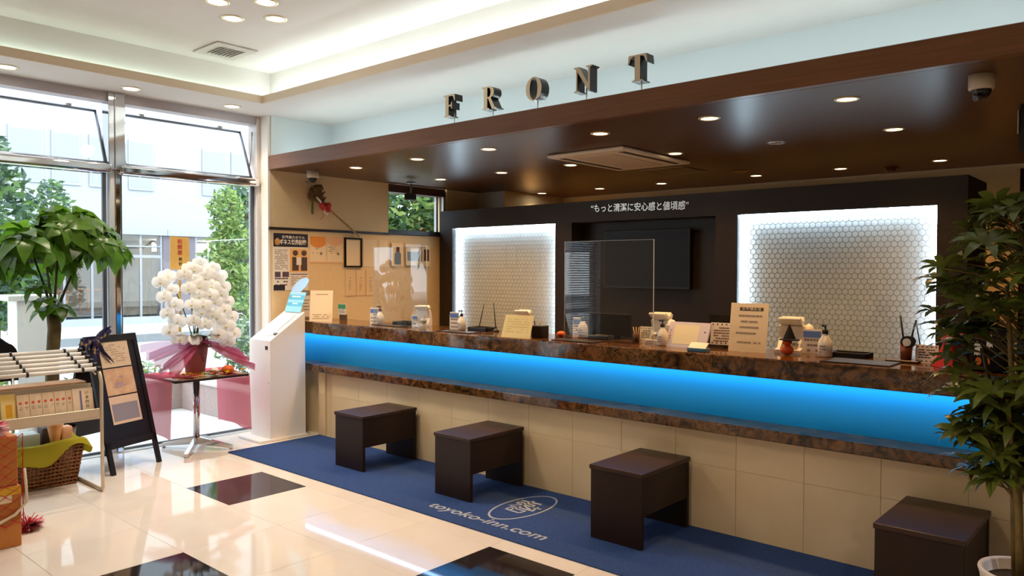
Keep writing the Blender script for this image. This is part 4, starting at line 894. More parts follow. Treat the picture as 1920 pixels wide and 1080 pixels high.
# ------------------------------------------------------------------ orchid on its table
ot = thing('pedestal_table', 'small square table on a chrome pedestal beside the black sign board', 'table', (-6.185, 3.055, 0))
tx0, tx1, ty0, ty1 = -6.47, -5.885, 2.735, 3.365
part('tabletop', MB().box(tx0, tx1, ty0, ty1, .606, .627, b=.003), M('table_edge', (40, 28, 24), .4), ot)
part('top_veneer', bx(tx0 + .006, tx1 - .004, ty0 + .006, ty1 - .006, .627, .6285), M('table_wood', (206, 164, 108), .4, var=.15, scale=5, stretch=(10, .8, 1)), ot)
part('pole', MB().tube([(-6.185, 3.055, .05), (-6.185, 3.055, .606)], .027, 18), CHROME, ot)
for (fx, fy) in ((-5.91, 2.83), (-5.93, 3.235), (-6.44, 2.885), (-6.455, 3.27)):
    c = Vector((-6.185, 3.055, 0)); e = Vector((fx, fy, 0)); dd = (e - c).normalized(); s_ = Vector((-dd.y, dd.x, 0)) * .016
    mb = MB(); pts = [c + s_ + Vector((0, 0, .105)), c - s_ + Vector((0, 0, .105)), c - s_ + Vector((0, 0, .04)), c + s_ + Vector((0, 0, .04))]
    q = [e + s_ + Vector((0, 0, .036)), e - s_ + Vector((0, 0, .036)), e - s_ + Vector((0, 0, .012)), e + s_ + Vector((0, 0, .012))]
    A = [mb.v(p_) for p_ in pts]; B = [mb.v(p_) for p_ in q]
    for i in range(4): mb.f([A[i], A[(i + 1) % 4], B[(i + 1) % 4], B[i]])
    mb.f(B); mb.f(A[::-1]); mb.lathe([(0, 0), (.014, 0), (.014, .014), (0, .014)], (e.x - dd.x * .01, e.y - dd.y * .01, .0005), 10); part('foot', mb, CHROME, ot)
def drape(y, sgn, nm):
    def fn(a, b):
        x = tx0 - .004 + (tx1 - .03 - tx0) * b if sgn < 0 else tx0 + .02 + (tx1 - tx0 - .02) * b
        if a < .2: return (x, y - sgn * .2 + sgn * .2 * (a / .2), .6315)
        t = (a - .2) / .8
        return (x, y + sgn * (.006 + .008 * math.sin(b * 13 + t) * t + .008 * t), .631 - (.47 if sgn > 0 else .46) * t + .012 * math.sin(b * 5))
    return fn
rn = thing('table_runner', 'rose pink sheer cloth hanging over both ends of the pedestal table', 'cloth', (-6.185, 3.055, .63))
CL = sheer('rose_cloth', (226, 118, 140), .84)
part('drop', MB().grid(drape(ty1, 1, 'r'), 10, 22), CL, rn); part('drop', MB().grid(drape(ty0, -1, 'l'), 10, 22), CL, rn)

oc = thing('orchid', 'large white moth orchid cascading over a pink wrapped pot', 'plant', (-6.19, 3.05, .63))
part('pot', MB().lathe([(0, 0), (.075, 0), (.10, .2), (.105, .27), (.095, .27), (.085, .22), (0, .22)], (-6.19, 3.05, .6325), 22), M('pot_wrap', (170, 96, 108), .5, var=.3, scale=9), oc)
TUL = sheer('tulle', (186, 122, 166), .72); TUL2 = sheer('tulle_pink', (190, 98, 130), .88)
def wing(y1, z0, z1, x1, fold):
    def fn(a, b):
        ps = math.sin(b * fold + a * 2) * .022 * a
        z = .925 - (.925 - (z0 + (z1 - z0) * b)) * a ** (.95 - .25 * b) + .02 * math.sin(PI * a) * (1 - b)
        return (-6.09 + (x1 + 6.09) * a + (b - .5) * .24 * a + ps, 3.05 + (y1 - 3.05) * a, z + ps * .8)
    return fn
for (y1, z0, z1, x1, fd, mt) in ((2.66, .82, .68, -6.06, 17, TUL), (2.72, .73, .66, -5.95, 15, TUL2), (3.42, .77, .66, -5.97, 16, TUL2), (3.45, .84, .72, -6.2, 14, TUL), (2.7, .86, .74, -6.33, 13, TUL)):
    part('tulle_wrap', MB().grid(wing(y1, z0, z1, x1, fd), 12, 26), mt, oc)
part('bow', MB().grid(lambda a, b: (-6.075 + .022 * math.cos(2 * PI * b), 3.05 + .09 * (a - .5), .905 + .03 * math.sin(2 * PI * b) * (.4 + abs(a - .5) * 1.6)), 8, 10, True, True), TUL2, oc)
part('ribbon', MB().tube([(-6.07, 3.045, .9), (-6.06, 3.05, .86), (-6.06, 3.04, .80), (-6.065, 3.06, .74)], .01, 5).tube([(-6.06, 3.06, .88), (-6.055, 3.1, .86), (-6.06, 3.13, .87)], .009, 5), M('ribbon_brown', (120, 64, 58), .5), oc)
OG = M('orchid_leaf', (36, 70, 34), .3)
for (a, L) in ((-.6, .22), (.35, .24), (1.3, .24), (-1.5, .22), (2.8, .22), (-.15, .25)):
    mb = MB(); mb.fixn = False; leaflet(mb, L, .085, 0, .5, .2, .02, .12); me = mb.mesh('leaf', OG); inst('leaf', me, oc, orient((-6.15, 3.05, .885), (math.cos(a), math.sin(a), .3)))
mb = MB(); mb.fixn = False
def petal(a, L, W, z):
    pts = [(0, 0)] + [(L * (.5 - .5 * math.cos(PI * t)) , W / 2 * math.sin(PI * t) ** .6) for t in (.25, .45, .65, .85)] + [(L, 0)]
    ca, sa = math.cos(a), math.sin(a)
    def tr(x, y, zz): return (x * ca - y * sa, x * sa + y * ca, zz)
    mid = [mb.v(tr(p_[0], 0, z + .012 * math.sin(PI * p_[0] / L))) for p_ in pts]
    lf = [mb.v(tr(p_[0], p_[1], z - .004)) for p_ in pts[1:-1]]; rt = [mb.v(tr(p_[0], -p_[1], z - .004)) for p_ in pts[1:-1]]
    for S, fl in ((lf, 0), (rt, 1)):
        ch = [mid[0]] + S + [mid[-1]]
        for i in range(len(ch) - 1):
            q = [mid[i], ch[i], ch[i + 1], mid[i + 1]]; q = [x for k_, x in enumerate(q) if x not in q[:k_]]
            mb.f(q if not fl else q[::-1], True)
for a, L, W, z in ((PI / 2, .055, .05, 0), (PI / 2 + 2.2, .055, .046, 0), (PI / 2 - 2.2, .055, .046, 0), (.15, .062, .075, .006), (PI - .15, .062, .075, .006)): petal(a, L, W, z)
mb.mi = 1; mb.ball((0, -.006, .009), .008, 1, 8, 6)
fl = mb.mesh('flower', [M('orchid_white', (252, 250, 248), .55, trans=.4), M('orchid_yellow', (214, 204, 140), .5)])
rl = random.Random(5)
arcs = [(-.05, -.25, -.20, 1.44, .93, 9, .10), (.02, -.09, -.07, 1.50, 1.08, 8, .15), (.0, .0, .01, 1.545, 1.05, 8, .2), (.03, .10, .12, 1.51, .96, 10, .18), (-.02, .18, .25, 1.45, .89, 10, .13), (-.06, .19, .27, 1.36, .84, 8, .07)]
ST = M('orchid_stem', (84, 100, 48), .5)
for (dx, dy, dy1, zt, zb, n, fx) in arcs:
    path = []
    for i in range(9):
        t = i / 8
        if t < .4: q = t / .4; path.append((-6.19 + dx * q, 3.05 + dy * q, .86 + (zt - .86) * math.sin(q * PI / 2)))
        else: q = (t - .4) / .6; path.append((-6.19 + dx + fx * math.sin(q * PI / 2), 3.05 + dy + (dy1 - dy) * q, zt - (zt - zb) * q ** 1.3))
    part('stem', MB().tube(path, .005, 6), ST, oc)
    for i in range(n):
        q = i / (n - 1); sd_ = (-1) ** i
        pnt = Vector((-6.19 + dx + fx * math.sin(q * PI / 2) + .02, 3.05 + dy + (dy1 - dy) * q + sd_ * .035, zt - (zt - zb) * q ** 1.15))
        nrm = Vector((.85 + rl.uniform(-.2, .2), -.45 + sd_ * .25 + dy + rl.uniform(-.2, .2), .15 + rl.uniform(-.2, .2))).normalized()
        yv = Vector((0, 0, 1)); xv = yv.cross(nrm).normalized(); yv = nrm.cross(xv)
        inst('flower', fl, oc, Matrix.Translation(pnt) @ Matrix(((xv.x, yv.x, nrm.x, 0), (xv.y, yv.y, nrm.y, 0), (xv.z, yv.z, nrm.z, 0), (0, 0, 0, 1))) @ Matrix.Scale(rl.uniform(1.0, 1.22), 4))
inst('flower', fl, oc, Matrix.Translation((-6.02, 2.965, .935)) @ Matrix.Rotation(1.1, 4, 'Y') @ Matrix.Rotation(-1.2, 4, 'Z') @ Matrix.Scale(1.0, 4))
pl_ = thing('gift_plaque', 'yellow wooden name plaque with vertical writing stuck behind the orchid', 'plaque', (-6.22, 2.93, .86))
c0 = Vector((-6.22, 2.86, 1.52)); ux = Vector((.14, .99, 0)).normalized()
part('board', MB().prism([c0 - Vector((0, 0, .02)), c0 + ux * .155 - Vector((0, 0, .02)), c0 + ux * .150 + Vector((0, 0, .245)), c0 + ux * .004 + Vector((0, 0, .25))], (-.012, 0, 0)), M('plaque_wood', (240, 196, 112), .5, var=.1, scale=6, stretch=(1, 10, 1)), pl_)
part('stake', MB().box(-6.236, -6.224, 2.93, 2.95, .84, 1.52), M('plaque_wood', (0, 0, 0)), pl_)
mb = MB()
for i, s_ in enumerate('祝開店'): mb.text(s_, c0 + ux * .075 + Vector((.0012, 0, .205 - .045 * i)), ux, (0, 0, 1), .04, .0004, .001)
part('red_lettering', mb, INKR, pl_)
mb = MB()
for i, s_ in enumerate('株社'): mb.text(s_, c0 + ux * .08 + Vector((.0012, 0, .06 - .038 * i)), ux, (0, 0, 1), .03, .0004, .0006)
part('black_lettering', mb, INK, pl_)
# small decorations on the table
pm = thing('small_pumpkin', 'small orange pumpkin on the pedestal table', 'pumpkin', (-5.97, 3.22, .632))
mb = MB(); mb.grid(lambda a, b: (-5.97 + (.055 * math.sin(PI * (.02 + .96 * a)) * (1 - .1 * abs(math.sin(4 * 2 * PI * b / 2)))) * math.cos(2 * PI * b), 3.22 + (.055 * math.sin(PI * (.02 + .96 * a)) * (1 - .1 * abs(math.sin(4 * 2 * PI * b / 2)))) * math.sin(2 * PI * b), .632 + .036 * (1 - math.cos(PI * a))), 8, 24, True, True)
part('fruit', mb, M('pumpkin_skin', (206, 96, 24), .4), pm); part('stem', MB().tube([(-5.97, 3.22, .70), (-5.968, 3.222, .722)], .006, 6), OG, pm)
solo('white_ornament', MB().ball((-6.0, 3.12, .662), .035, .85, 12, 8), PAPER, 'small white round ornament left of the small pumpkin', 'ornament')
def garland(y, label, mats, n, sd):
    r_ = random.Random(sd); t = thing('leaf_garland', label, 'garland', (-5.95, y, .632))
    lm = []
    for m_ in mats:
        mb = MB(); mb.fixn = False
        for a in range(5): leaflet(mb, .045 if a % 2 == 0 else .032, .024, -1.3 + a * .65, .2, .2)
        lm.append(mb.mesh('leaf', m_))
    for i in range(n):
        q = (-5.93 + r_.uniform(-.05, .02), y + r_.uniform(-.09, .09), .64 + r_.uniform(0, .03)); a = r_.uniform(-1.5, 1.2)
        inst('leaf', lm[i % len(lm)], t, orient(q, (math.cos(a), math.sin(a), r_.uniform(-.1, .5)), s_=r_.uniform(.8, 1.2)))
FY = M('felt_yellow', (222, 160, 32), .7); FR = M('felt_red', (186, 52, 36), .7); FO = M('felt_orange', (214, 106, 34), .7); FG = M('felt_green', (124, 132, 40), .7)
garland(2.85, 'yellow and red felt leaf garland at the left table end', [FY, FO, FR], 16, 1); garland(3.0, 'red and orange felt leaves in front of the orchid pot', [FR, FO, FG], 10, 2)
garland(3.12, 'green felt leaves in front of the white ornament', [FG, FG, FY], 10, 3); garland(3.30, 'yellow felt leaves at the right table end', [FY, FO], 8, 4)

# ------------------------------------------------------------------ black A board with papers
bo = thing('sign_board', 'black wooden A board with three taped papers beside the newspaper rack', 'sign board', (-5.95, 2.44, 0))
A = Vector((-5.80, 2.232, 0)); B = Vector((-5.965, 2.662, 0)); ub = (B - A).normalized(); nb_ = Vector((ub.y, -ub.x, 0))   # nb_ faces the room
back = -nb_
def face_pt(a, h, e=0.0):      # a along the board, h height along the leaning face
    return A + ub * a + Vector((0, 0, h)) + back * (h * .26) + nb_ * e
Lb = (B - A).length; HB = 1.0
part('front_panel', MB().prism([face_pt(.012, .2), face_pt(Lb - .012, .2), face_pt(Lb - .012, HB - .03), face_pt(.012, HB - .03)], back * .008), M('board_black', (20, 17, 18), .4), bo)
BK = M('board_frame', (24, 20, 22), .4)
for (a0, a1, h0, h1) in ((0, Lb, HB - .05, HB), (0, Lb, .18, .23)): part('rail', MB().prism([face_pt(a0, h0, .006), face_pt(a1, h0, .006), face_pt(a1, h1, .006), face_pt(a0, h1, .006)], back * .022), BK, bo)
for a0 in (0, Lb - .035): part('leg', MB().prism([face_pt(a0, .001, .006), face_pt(a0 + .035, .001, .006), face_pt(a0 + .035, HB - .05, .006), face_pt(a0, HB - .05, .006)], back * .022), BK, bo)
def rear_pt(a, h): return A + ub * a + back * (.26 * HB + (HB - h) * .27 + .012) + Vector((0, 0, h))
part('rear_panel', MB().prism([rear_pt(.012, .22), rear_pt(Lb - .012, .22), rear_pt(Lb - .012, HB - .03), rear_pt(.012, HB - .03)], back * .008), BK, bo)
for a0 in (0, Lb - .035): part('leg', MB().prism([rear_pt(a0, .001), rear_pt(a0 + .035, .001), rear_pt(a0 + .035, HB - .01), rear_pt(a0, HB - .01)], back * .02), BK, bo)
vb = (Vector((0, 0, 1)) + back * .26).normalized()
for i, (h0, h1, mt, pr_) in enumerate(((.76, .96, M('map_paper', (216, 190, 160), .6), M('print_tan', (176, 146, 118), .7)), (.555, .75, M('map_paper2', (222, 186, 152), .6, col2=(196, 150, 120), scale=14), M('print_lilac', (176, 150, 160), .7)), (.345, .545, M('map_paper3', (220, 190, 166), .6), M('print_slate', (140, 134, 148), .7)))):
    a0, a1 = .10, .365
    sh = part('paper_sheet', MB().prism([face_pt(a0, h0, .001), face_pt(a1, h0, .001), face_pt(a1, h1, .001), face_pt(a0, h1, .001)], nb_ * .0012), mt, bo, label='%s taped paper with faint print' % ('top', 'middle', 'lowest')[i])
    mb = MB(); oo = face_pt(a0 + .03, h1 - .04, .0023)
    if i == 0: strokes(mb, oo, ub, vb, 6, .2, 8, .018, R, .6)
    elif i == 1:
        for k_ in range(9): strokes(mb, oo + ub * R.uniform(0, .12) - vb * R.uniform(0, .11), ub, vb, 2, .08, 1, .02, R, .8)
    else: rect(mb, face_pt(a0 + .012, h0 + .02, .0023), ub, vb, .235, .13)
    part('print', mb, pr_, sh)
SCF = M('scarf_print', (40, 36, 82), .8, col2=(176, 146, 70), scale=34)
for e_, q_ in zip(SCF.node_tree.nodes['Color Ramp'].color_ramp.elements, (.36, .44)): e_.position = q_
sf = thing('scarf', 'navy and gold patterned scarf tied round the top of the black board', 'scarf', (-5.83, 2.3, .95))
kt = face_pt(.06, .96, .03)
part('knot', MB().ball(kt, .032, .9, 10, 8), SCF, sf)
def ribb(p0, p1, p2, w0, w1, off=0):
    p0, p1, p2 = Vector(p0), Vector(p1), Vector(p2)
    def fn(a, b):
        c = p0 * (1 - a) ** 2 + p1 * 2 * a * (1 - a) + p2 * a * a; w_ = w0 + (w1 - w0) * a; tn = (p1 - p0) * (1 - a) + (p2 - p1) * a; s_ = tn.cross(nb_).normalized()
        return c + s_ * (b - .5) * w_ + nb_ * (.008 + .012 * math.sin(b * 9 + a * 6 + off))
    return fn
part('tail', MB().grid(ribb(kt, kt + Vector((0, 0, -.12)) - ub * .01, kt + Vector((0, 0, -.27)) - ub * .01, .04, .075), 10, 6), SCF, sf)
part('tail', MB().grid(ribb(kt, kt + ub * .06 + Vector((0, 0, -.06)), kt + ub * .15 + Vector((0, 0, -.19)), .03, .04, 1), 10, 6), SCF, sf)
part('loop', MB().grid(ribb(kt, kt - ub * .06 + Vector((0, 0, .04)), kt - ub * .10 + Vector((0, 0, -.03)), .04, .09, 2), 8, 6), SCF, sf)
part('loop', MB().grid(ribb(kt, kt + ub * .07 + Vector((0, 0, .09)), kt + ub * .13 + Vector((0, 0, .075)), .04, .07, 3), 8, 6), SCF, sf)

# ------------------------------------------------------------------ newspaper rack
FRM = M('rack_beige', (206, 188, 162), .35, .3)
rk = thing('newspaper_rack', 'beige metal newspaper rack with leaflet tray beside the black board', 'rack', (-5.68, 1.75, 0))
y1 = 2.035
for i, y in enumerate((y1, 1.38)):
    part('side_frame', MB().tube([(-5.90, y, .012), (-5.46, y, .012), (-5.442, y, .03), (-5.45, y, .35), (-5.455, y, .74), (-5.475, y, .79), (-5.50, y, .815), (-5.86, y, .925)], .012, 8), FRM, rk)
part('cross_bar', MB().tube([(-5.90, 1.38, .012), (-5.90, y1, .012)], .010, 8), FRM, rk)
part('tray_back', bx(-5.615, -5.605, 1.39, 2.025, .50, .72), FRM, rk)
part('tray_floor', bx(-5.605, -5.452, 1.39, 2.025, .495, .507), FRM, rk)
part('tray_front', bx(-5.462, -5.450, 1.39, 2.025, .507, .565, b=.002), FRM, rk)
part('rod_rest', MB().tube([(-5.47, y1 - .03, .795), (-5.86, y1 - .03, .915)], .006, 6).tube([(-5.47, 1.45, .795), (-5.86, 1.45, .915)], .006, 6), FRM, rk)
ROD = M('rod_white', (226, 220, 212), .35)
for i in range(6):
    x = -5.49 - .066 * i; z = .828 + .0205 * i
    t = thing('newspaper_rod', 'white newspaper holder rod lying in the rack, %s counted from the front' % ordinal(i), 'newspaper holder', (x, 1.7, z), 'newspaper holders in the rack')
    part('rod', MB().tube([(x, 1.3, z), (x, y1 - .02, z)], .0135, 10), ROD, t)
    part('end_cap', MB().tube([(x, y1 - .02, z), (x, y1 + .012, z)], .0155, 10), BLACKP, t)
    for yy in (1.60, 1.925): part('clip', MB().tube([(x, yy, z), (x, yy + .014, z)], .018, 8), BLACKP, t)
LFM = M('leaflet_cream', (232, 208, 176), .6); LF2 = M('leaflet_tan', (224, 198, 164), .6)
lus = []
def leaf_pam(y0, wdt, x, h, label, mat, name='leaflet', ins=0.0):
    t = thing(name, label, 'leaflet', (x, y0 + wdt / 2, .508), 'leaflets in the rack tray' if name == 'leaflet' else None)
    part('cover', MB().prism([(x, y0, .508), (x, y0 + wdt, .508), (x - .045, y0 + wdt, .508 + h), (x - .045, y0, .508 + h)], (-.004, 0, 0)), mat, t); return t
UV = Vector((0, 1, 0)); VV = Vector((-.045, 0, .19)).normalized()
for i in range(9):
    y0 = 1.555 + i * .0355; x = -5.476 - .0035 * (i % 2)
    t = leaf_pam(y0, .038, x, .19, 'cream leaflet with red emblem in the rack tray, %s from the left' % ordinal(i), LFM if i % 2 else LF2)
    mb = MB(); oo = Vector((x, y0 + .018, .508)) + VV * .143 + Vector((.001, 0, .0003))
    mb.f([mb.v(oo + UV * .009 * math.cos(2 * PI * k_ / 10) + VV * .009 * math.sin(2 * PI * k_ / 10)) for k_ in range(10)]); part('red_emblem', mb, INKR, t)
    mb = MB(); strokes(mb, oo - VV * .03 - UV * .01, UV, VV, 2, .02, 2, .012, R, .8); part('small_print', mb, INKG, t)
t = leaf_pam(1.875, .125, -5.472, .195, 'wide cream booklet with a blue stripe at the right end of the rack tray', LFM, 'booklet')
mb = MB(); rect(mb, Vector((-5.4715, 1.918, .508)) + VV * .045, UV, VV, .012, .14, .001); part('blue_stripe', mb, M('stripe_blue', (120, 110, 150), .6), t)
mb = MB()
for i, s_ in enumerate('いま四分'): mb.text(s_, Vector((-5.4715, 1.962, .508)) + VV * (.168 - .03 * i) + Vector((.001, 0, 0)), UV, VV, .024, .0003, .0005)
part('lettering', mb, M('print_umber', (130, 96, 66), .6), t)
t = leaf_pam(1.47, .082, -5.49, .2, 'yellow children booklet at the left end of the rack tray', M('booklet_yellow', (236, 196, 84), .6, col2=(240, 214, 140), scale=10), 'booklet')
mb = MB(); rect(mb, Vector((-5.4893, 1.495, .508)) + VV * .06, UV, VV, .035, .08, .001); part('picture', mb, M('print_gold', (222, 160, 20), .6), t)
t = thing('price_card', 'small white card in front of the yellow booklet', 'card', (-5.468, 1.5, .508)); part('sheet', MB().prism([(-5.468, 1.475, .508), (-5.468, 1.545, .508), (-5.475, 1.545, .565), (-5.475, 1.475, .565)], (-.002, 0, 0)), PAPER, t)
mb = MB(); strokes(mb, (-5.4688, 1.485, .545), UV, (-.12, 0, .99), 3, .05, 2, .018, R, .9); part('small_print', mb, INKG, t)
t = thing('paper_stack', 'tan paper sheets lying behind the leaflets in the rack', 'papers', (-5.7, 1.75, .62)); part('sheets', bx(-5.80, -5.62, 1.45, 2.0, .70, .735, b=.003), M('paper_tan', (190, 150, 116), .7, var=.3, scale=12), t)
part('support', bx(-5.62, -5.616, 1.5, 1.95, .55, .70), FRM, t)

# wicker basket under the rack
wb = thing('wicker_basket', 'brown wicker basket lined with yellow green cloth under the newspaper rack', 'basket', (-5.97, 1.78, 0))
WICK = M('wicker', (150, 98, 50), .7, col2=(92, 56, 28), scale=40, stretch=(1, 1, 2.5), bump=.6)
bx0, bx1, by0, by1, bh = -6.09, -5.78, 1.45, 2.04, .3
def bask(a, b, e=0.0):
    q = b * 4; sd_ = int(q) % 4; f_ = q - int(q); k_ = .84 + .16 * a + e
    cx_, cy_ = (bx0 + bx1) / 2, (by0 + by1) / 2; hx, hy = (bx1 - bx0) / 2 * k_, (by1 - by0) / 2 * k_
    p_ = ((-hx + 2 * hx * f_, -hy), (hx, -hy + 2 * hy * f_), (hx - 2 * hx * f_, hy), (-hx, hy - 2 * hy * f_))[sd_]
    return (cx_ + p_[0], cy_ + p_[1], .003 + bh * a)
mb = MB(); nst = 84
for i in range(nst):                                     # upright canes
    mb.tube([bask(0, i / nst), bask(1, i / nst)], .007, 5)
part('canes', mb, WICK, wb, kind='stuff')
mb = MB()
for k_ in range(12): 
    mb.tube([bask(.03 + k_ * .085, j / 48, .008 + (.006 if (j + k_) % 2 else -.006)) for j in range(49)], .008, 5, False)
part('weave', mb, WICK, wb, kind='stuff')
part('bottom', bx(bx0 + .06, bx1 - .06, by0 + .06, by1 - .05, .002, .014), WICK, wb)
GC = M('lime_cloth', (186, 176, 40), .8, trans=.25)
def clothf(a, b):
    p_ = Vector(bask(1, b)); c = Vector(((bx0 + bx1) / 2, (by0 + by1) / 2, 0)); dd = Vector((p_.x - c.x, p_.y - c.y, 0)).normalized()
    dr = .11 + .05 * math.sin(b * 23) + .03 * math.sin(b * 51)
    if a < .4: q = (a / .4); return p_ - dd * (.05 * (1 - q)) + Vector((0, 0, -.03 * (1 - q) + .018 * q + .01 * math.sin(b * 30)))
    q = (a - .4) / .6; return p_ + dd * (.012 + .03 * q + .012 * math.sin(b * 40) * q) + Vector((0, 0, .018 - dr * q))
part('cloth_liner', MB().grid(clothf, 8, 96, True, True), GC, wb)
for (nm, a, mt, lb, ct) in (('paper_bag', (-6.03, -5.88, 1.62, 1.80, .05, .37), M('bag_pale', (206, 222, 222), .5), 'pale blue paper bag sticking out of the wicker basket', 'bag'), ('dark_box', (-6.06, -5.94, 1.83, 1.90, .05, .39), M('box_dark', (84, 70, 70), .6), 'dark flat box upright in the wicker basket', 'box'),
                           ('snack_bag', (-5.92, -5.84, 1.92, 1.99, .05, .40), M('snack_white', (226, 222, 214), .4, col2=(232, 150, 60), scale=5), 'white and orange packet at the right end of the wicker basket', 'packet')):
    solo(nm, MB().box(*a, b=.012, seg=2), mt, lb, ct)
solo('paper_cone', MB().lathe([(0.004, 0), (.05, .26), (.045, .26), (0, .02)], (-5.87, 1.885, .16), 14), M('cone_orange', (222, 158, 92), .6), 'orange paper cone standing in the wicker basket', 'paper cone')

# cartons with red net at the left edge
CB = M('orange_carton', (196, 122, 52), .6, var=.15, scale=6)
for i, (z0, z1, lb) in enumerate(((.0005, .33, 'lower orange carton under a red net at the left edge'), (.331, .60, 'upper orange carton under a red net with tinsel on top'))):
    t = thing('carton', lb, 'box', (-4.93, 1.1, z0), 'cartons under the red net')
    part('box', bx(-5.12 + .01 * i, -4.71 - .012 * i, .86, 1.345 - .012 * i, z0, z1, b=.004), CB, t)
    if i == 0:
        part('tape', bx(-4.7105, -4.7085, .87, 1.345, .285, .325), M('tape_yellow', (226, 176, 40), .4), t); part('label_print', MB().box(-4.7105, -4.708, 1.22, 1.30, .245, .285), PAPERC, t)
nt = MB(); X_ = -4.699
for i in range(9):
    for s_ in (-1, 1):
        nt.tube([(X_ + .002 * math.sin(j * 3 + i), .80 + i * .085 + s_ * .045 * (1 if (j) % 2 else -1) + .0 * j, .61 - j * .055) for j in range(10)], .0035, 4, False)
nt.bm.verts.ensure_lookup_table()
for v_ in list(nt.bm.verts):
    if v_.co.y > 1.352: v_.co.y = 1.352; 
    if v_.co.y < .86: v_.co.y = .86
NET = M('red_net', (206, 50, 46), .6)
solo('net', nt, NET, 'red cord net hung over the orange cartons', 'net', kind='stuff')
solo('rope', MB().tube([(-4.694, .86, .16), (-4.69, 1.05, .14), (-4.688, 1.22, .145), (-4.69, 1.31, .18), (-4.685, 1.365, .24), (-4.69, 1.362, .33), (-4.70, 1.358, .42)], .008, 7), M('rope_white', (214, 196, 170), .8), 'white rope hanging round the netted cartons', 'rope')
def tinsel(c, r, n, sd, stretch=(1, 1, 1)):
    mb = MB(); mb.fixn = False; r_ = random.Random(sd)
    for i in range(n):
        d_ = Vector((r_.gauss(0, 1) * stretch[0], r_.gauss(0, 1) * stretch[1], r_.gauss(0, 1) * stretch[2])); d_ = d_ * (r * r_.uniform(.5, 1) / max(.3, d_.length)); p_ = Vector(c) + d_ * .15; q = Vector(c) + Vector((d_.x * 1, d_.y, d_.z)); q.z = max(q.z, .004); p_.z = max(p_.z, .006)
        s_ = d_.cross(Vector((.3, .5, .8))).normalized() * .0045
        mb.mi = 1 if i % 6 == 0 else 0
        mb.f([mb.v(p_ - s_), mb.v(p_ + s_), mb.v(q + s_ * .6), mb.v(q - s_ * .6)])
    return mb
TR = M('tinsel_red', (196, 26, 52), .3, .3); TW = M('tinsel_white', (240, 226, 226), .3)
solo('tinsel', tinsel((-4.96, 1.45, .03), .085, 620, 4, (1.0, 1.15, .3)), [TR, TW], 'red and white tinsel tassel lying on the floor beside the cartons', 'tinsel', kind='stuff')
solo('tinsel', tinsel((-4.80, 1.22, .64), .1, 420, 6, (1, 1.1, .35)), [TR, TW], 'red and white tinsel heap on top of the orange cartons', 'tinsel', kind='stuff')
ch = thing('black_chair', 'black chair with a rounded back half hidden behind the newspaper rack', 'chair', (-6.0, 1.5, 0))
part('backrest', MB().grid(lambda a, b: (-6.28 + .03 * math.cos((b - .5) * 3), 1.555 + (b - .5) * .46 * (1 - .35 * a ** 6), .70 + .33 * a - .05 * a ** 3 * (2 * b - 1) ** 4), 8, 12), BLACKM, ch)
part('seat', bx(-6.44, -6.24, 1.34, 1.76, .42, .46, b=.015), BLACKM, ch)
for (x_, y_) in ((-6.26, 1.36), (-6.26, 1.74), (-6.42, 1.36), (-6.42, 1.74)): part('leg', MB().tube([(x_, y_, .002), (x_, y_, .44 if x_ < -6.3 else .74)], .012, 8), STEEL, ch)

# ------------------------------------------------------------------ outside the windows
struct('ground_outside', MB().box(-14.6, -6.66, -14, 20, -.16, -.02), M('pale_paving', (214, 212, 210), .8, var=.05, scale=3))
struct('ground_road', MB().box(-19.2, -14.6, -20, 40, -.2, -.1), M('asphalt', (108, 114, 118), .9, var=.08, scale=4))
struct('ground_far', MB().box(-40, -19.2, -30, 60, -.25, -.02), M('pale_paving', (0, 0, 0)))
struct('ground_behind', MB().box(-14.6, XW - .2, 20, 40, -.2, -.05), M('pale_paving', (0, 0, 0)))
solo('kerb', bx(-14.75, -14.6, -20, 40, -.12, .12, b=.01), M('kerb_white', (232, 236, 238), .7), 'long pale kerb wall on the near side of the street', 'kerb')
GR = M('pink_granite', (178, 160, 156), .6, var=.2, scale=60)
pg = thing('planter_wall', 'low pinkish granite planter wall outside the window', 'planter', (-7.6, 4.2, 0))
part('wall', MB().box(-8.21, -6.68, 3.885, 4.05, -.02, .29, b=.004).box(-8.4, -8.21, -2.0, 4.05, -.02, .29, b=.004), GR, pg)
part('coping', MB().box(-8.23, -6.68, 3.865, 4.08, .29, .32, b=.004).box(-8.42, -8.19, -2.02, 4.08, .29, .32, b=.004), M('granite_top', (206, 196, 192), .5), pg)
part('soil', bx(-8.2, -6.68, 4.05, 5.0, -.02, .25), M('soil', (0, 0, 0)), pg)
wc = thing('white_cabinet', 'white cabinet standing outside behind the money tree', 'cabinet', (-7.72, 2.28, 0))
part('body', bx(-7.85, -7.6, 2.15, 2.45, -.02, 1.22, b=.006), M('cabinet_white', (222, 222, 218), .5), wc); part('cap', bx(-7.87, -7.58, 2.08, 2.47, 1.22, 1.27, b=.006), M('cabinet_white', (0, 0, 0)), wc)

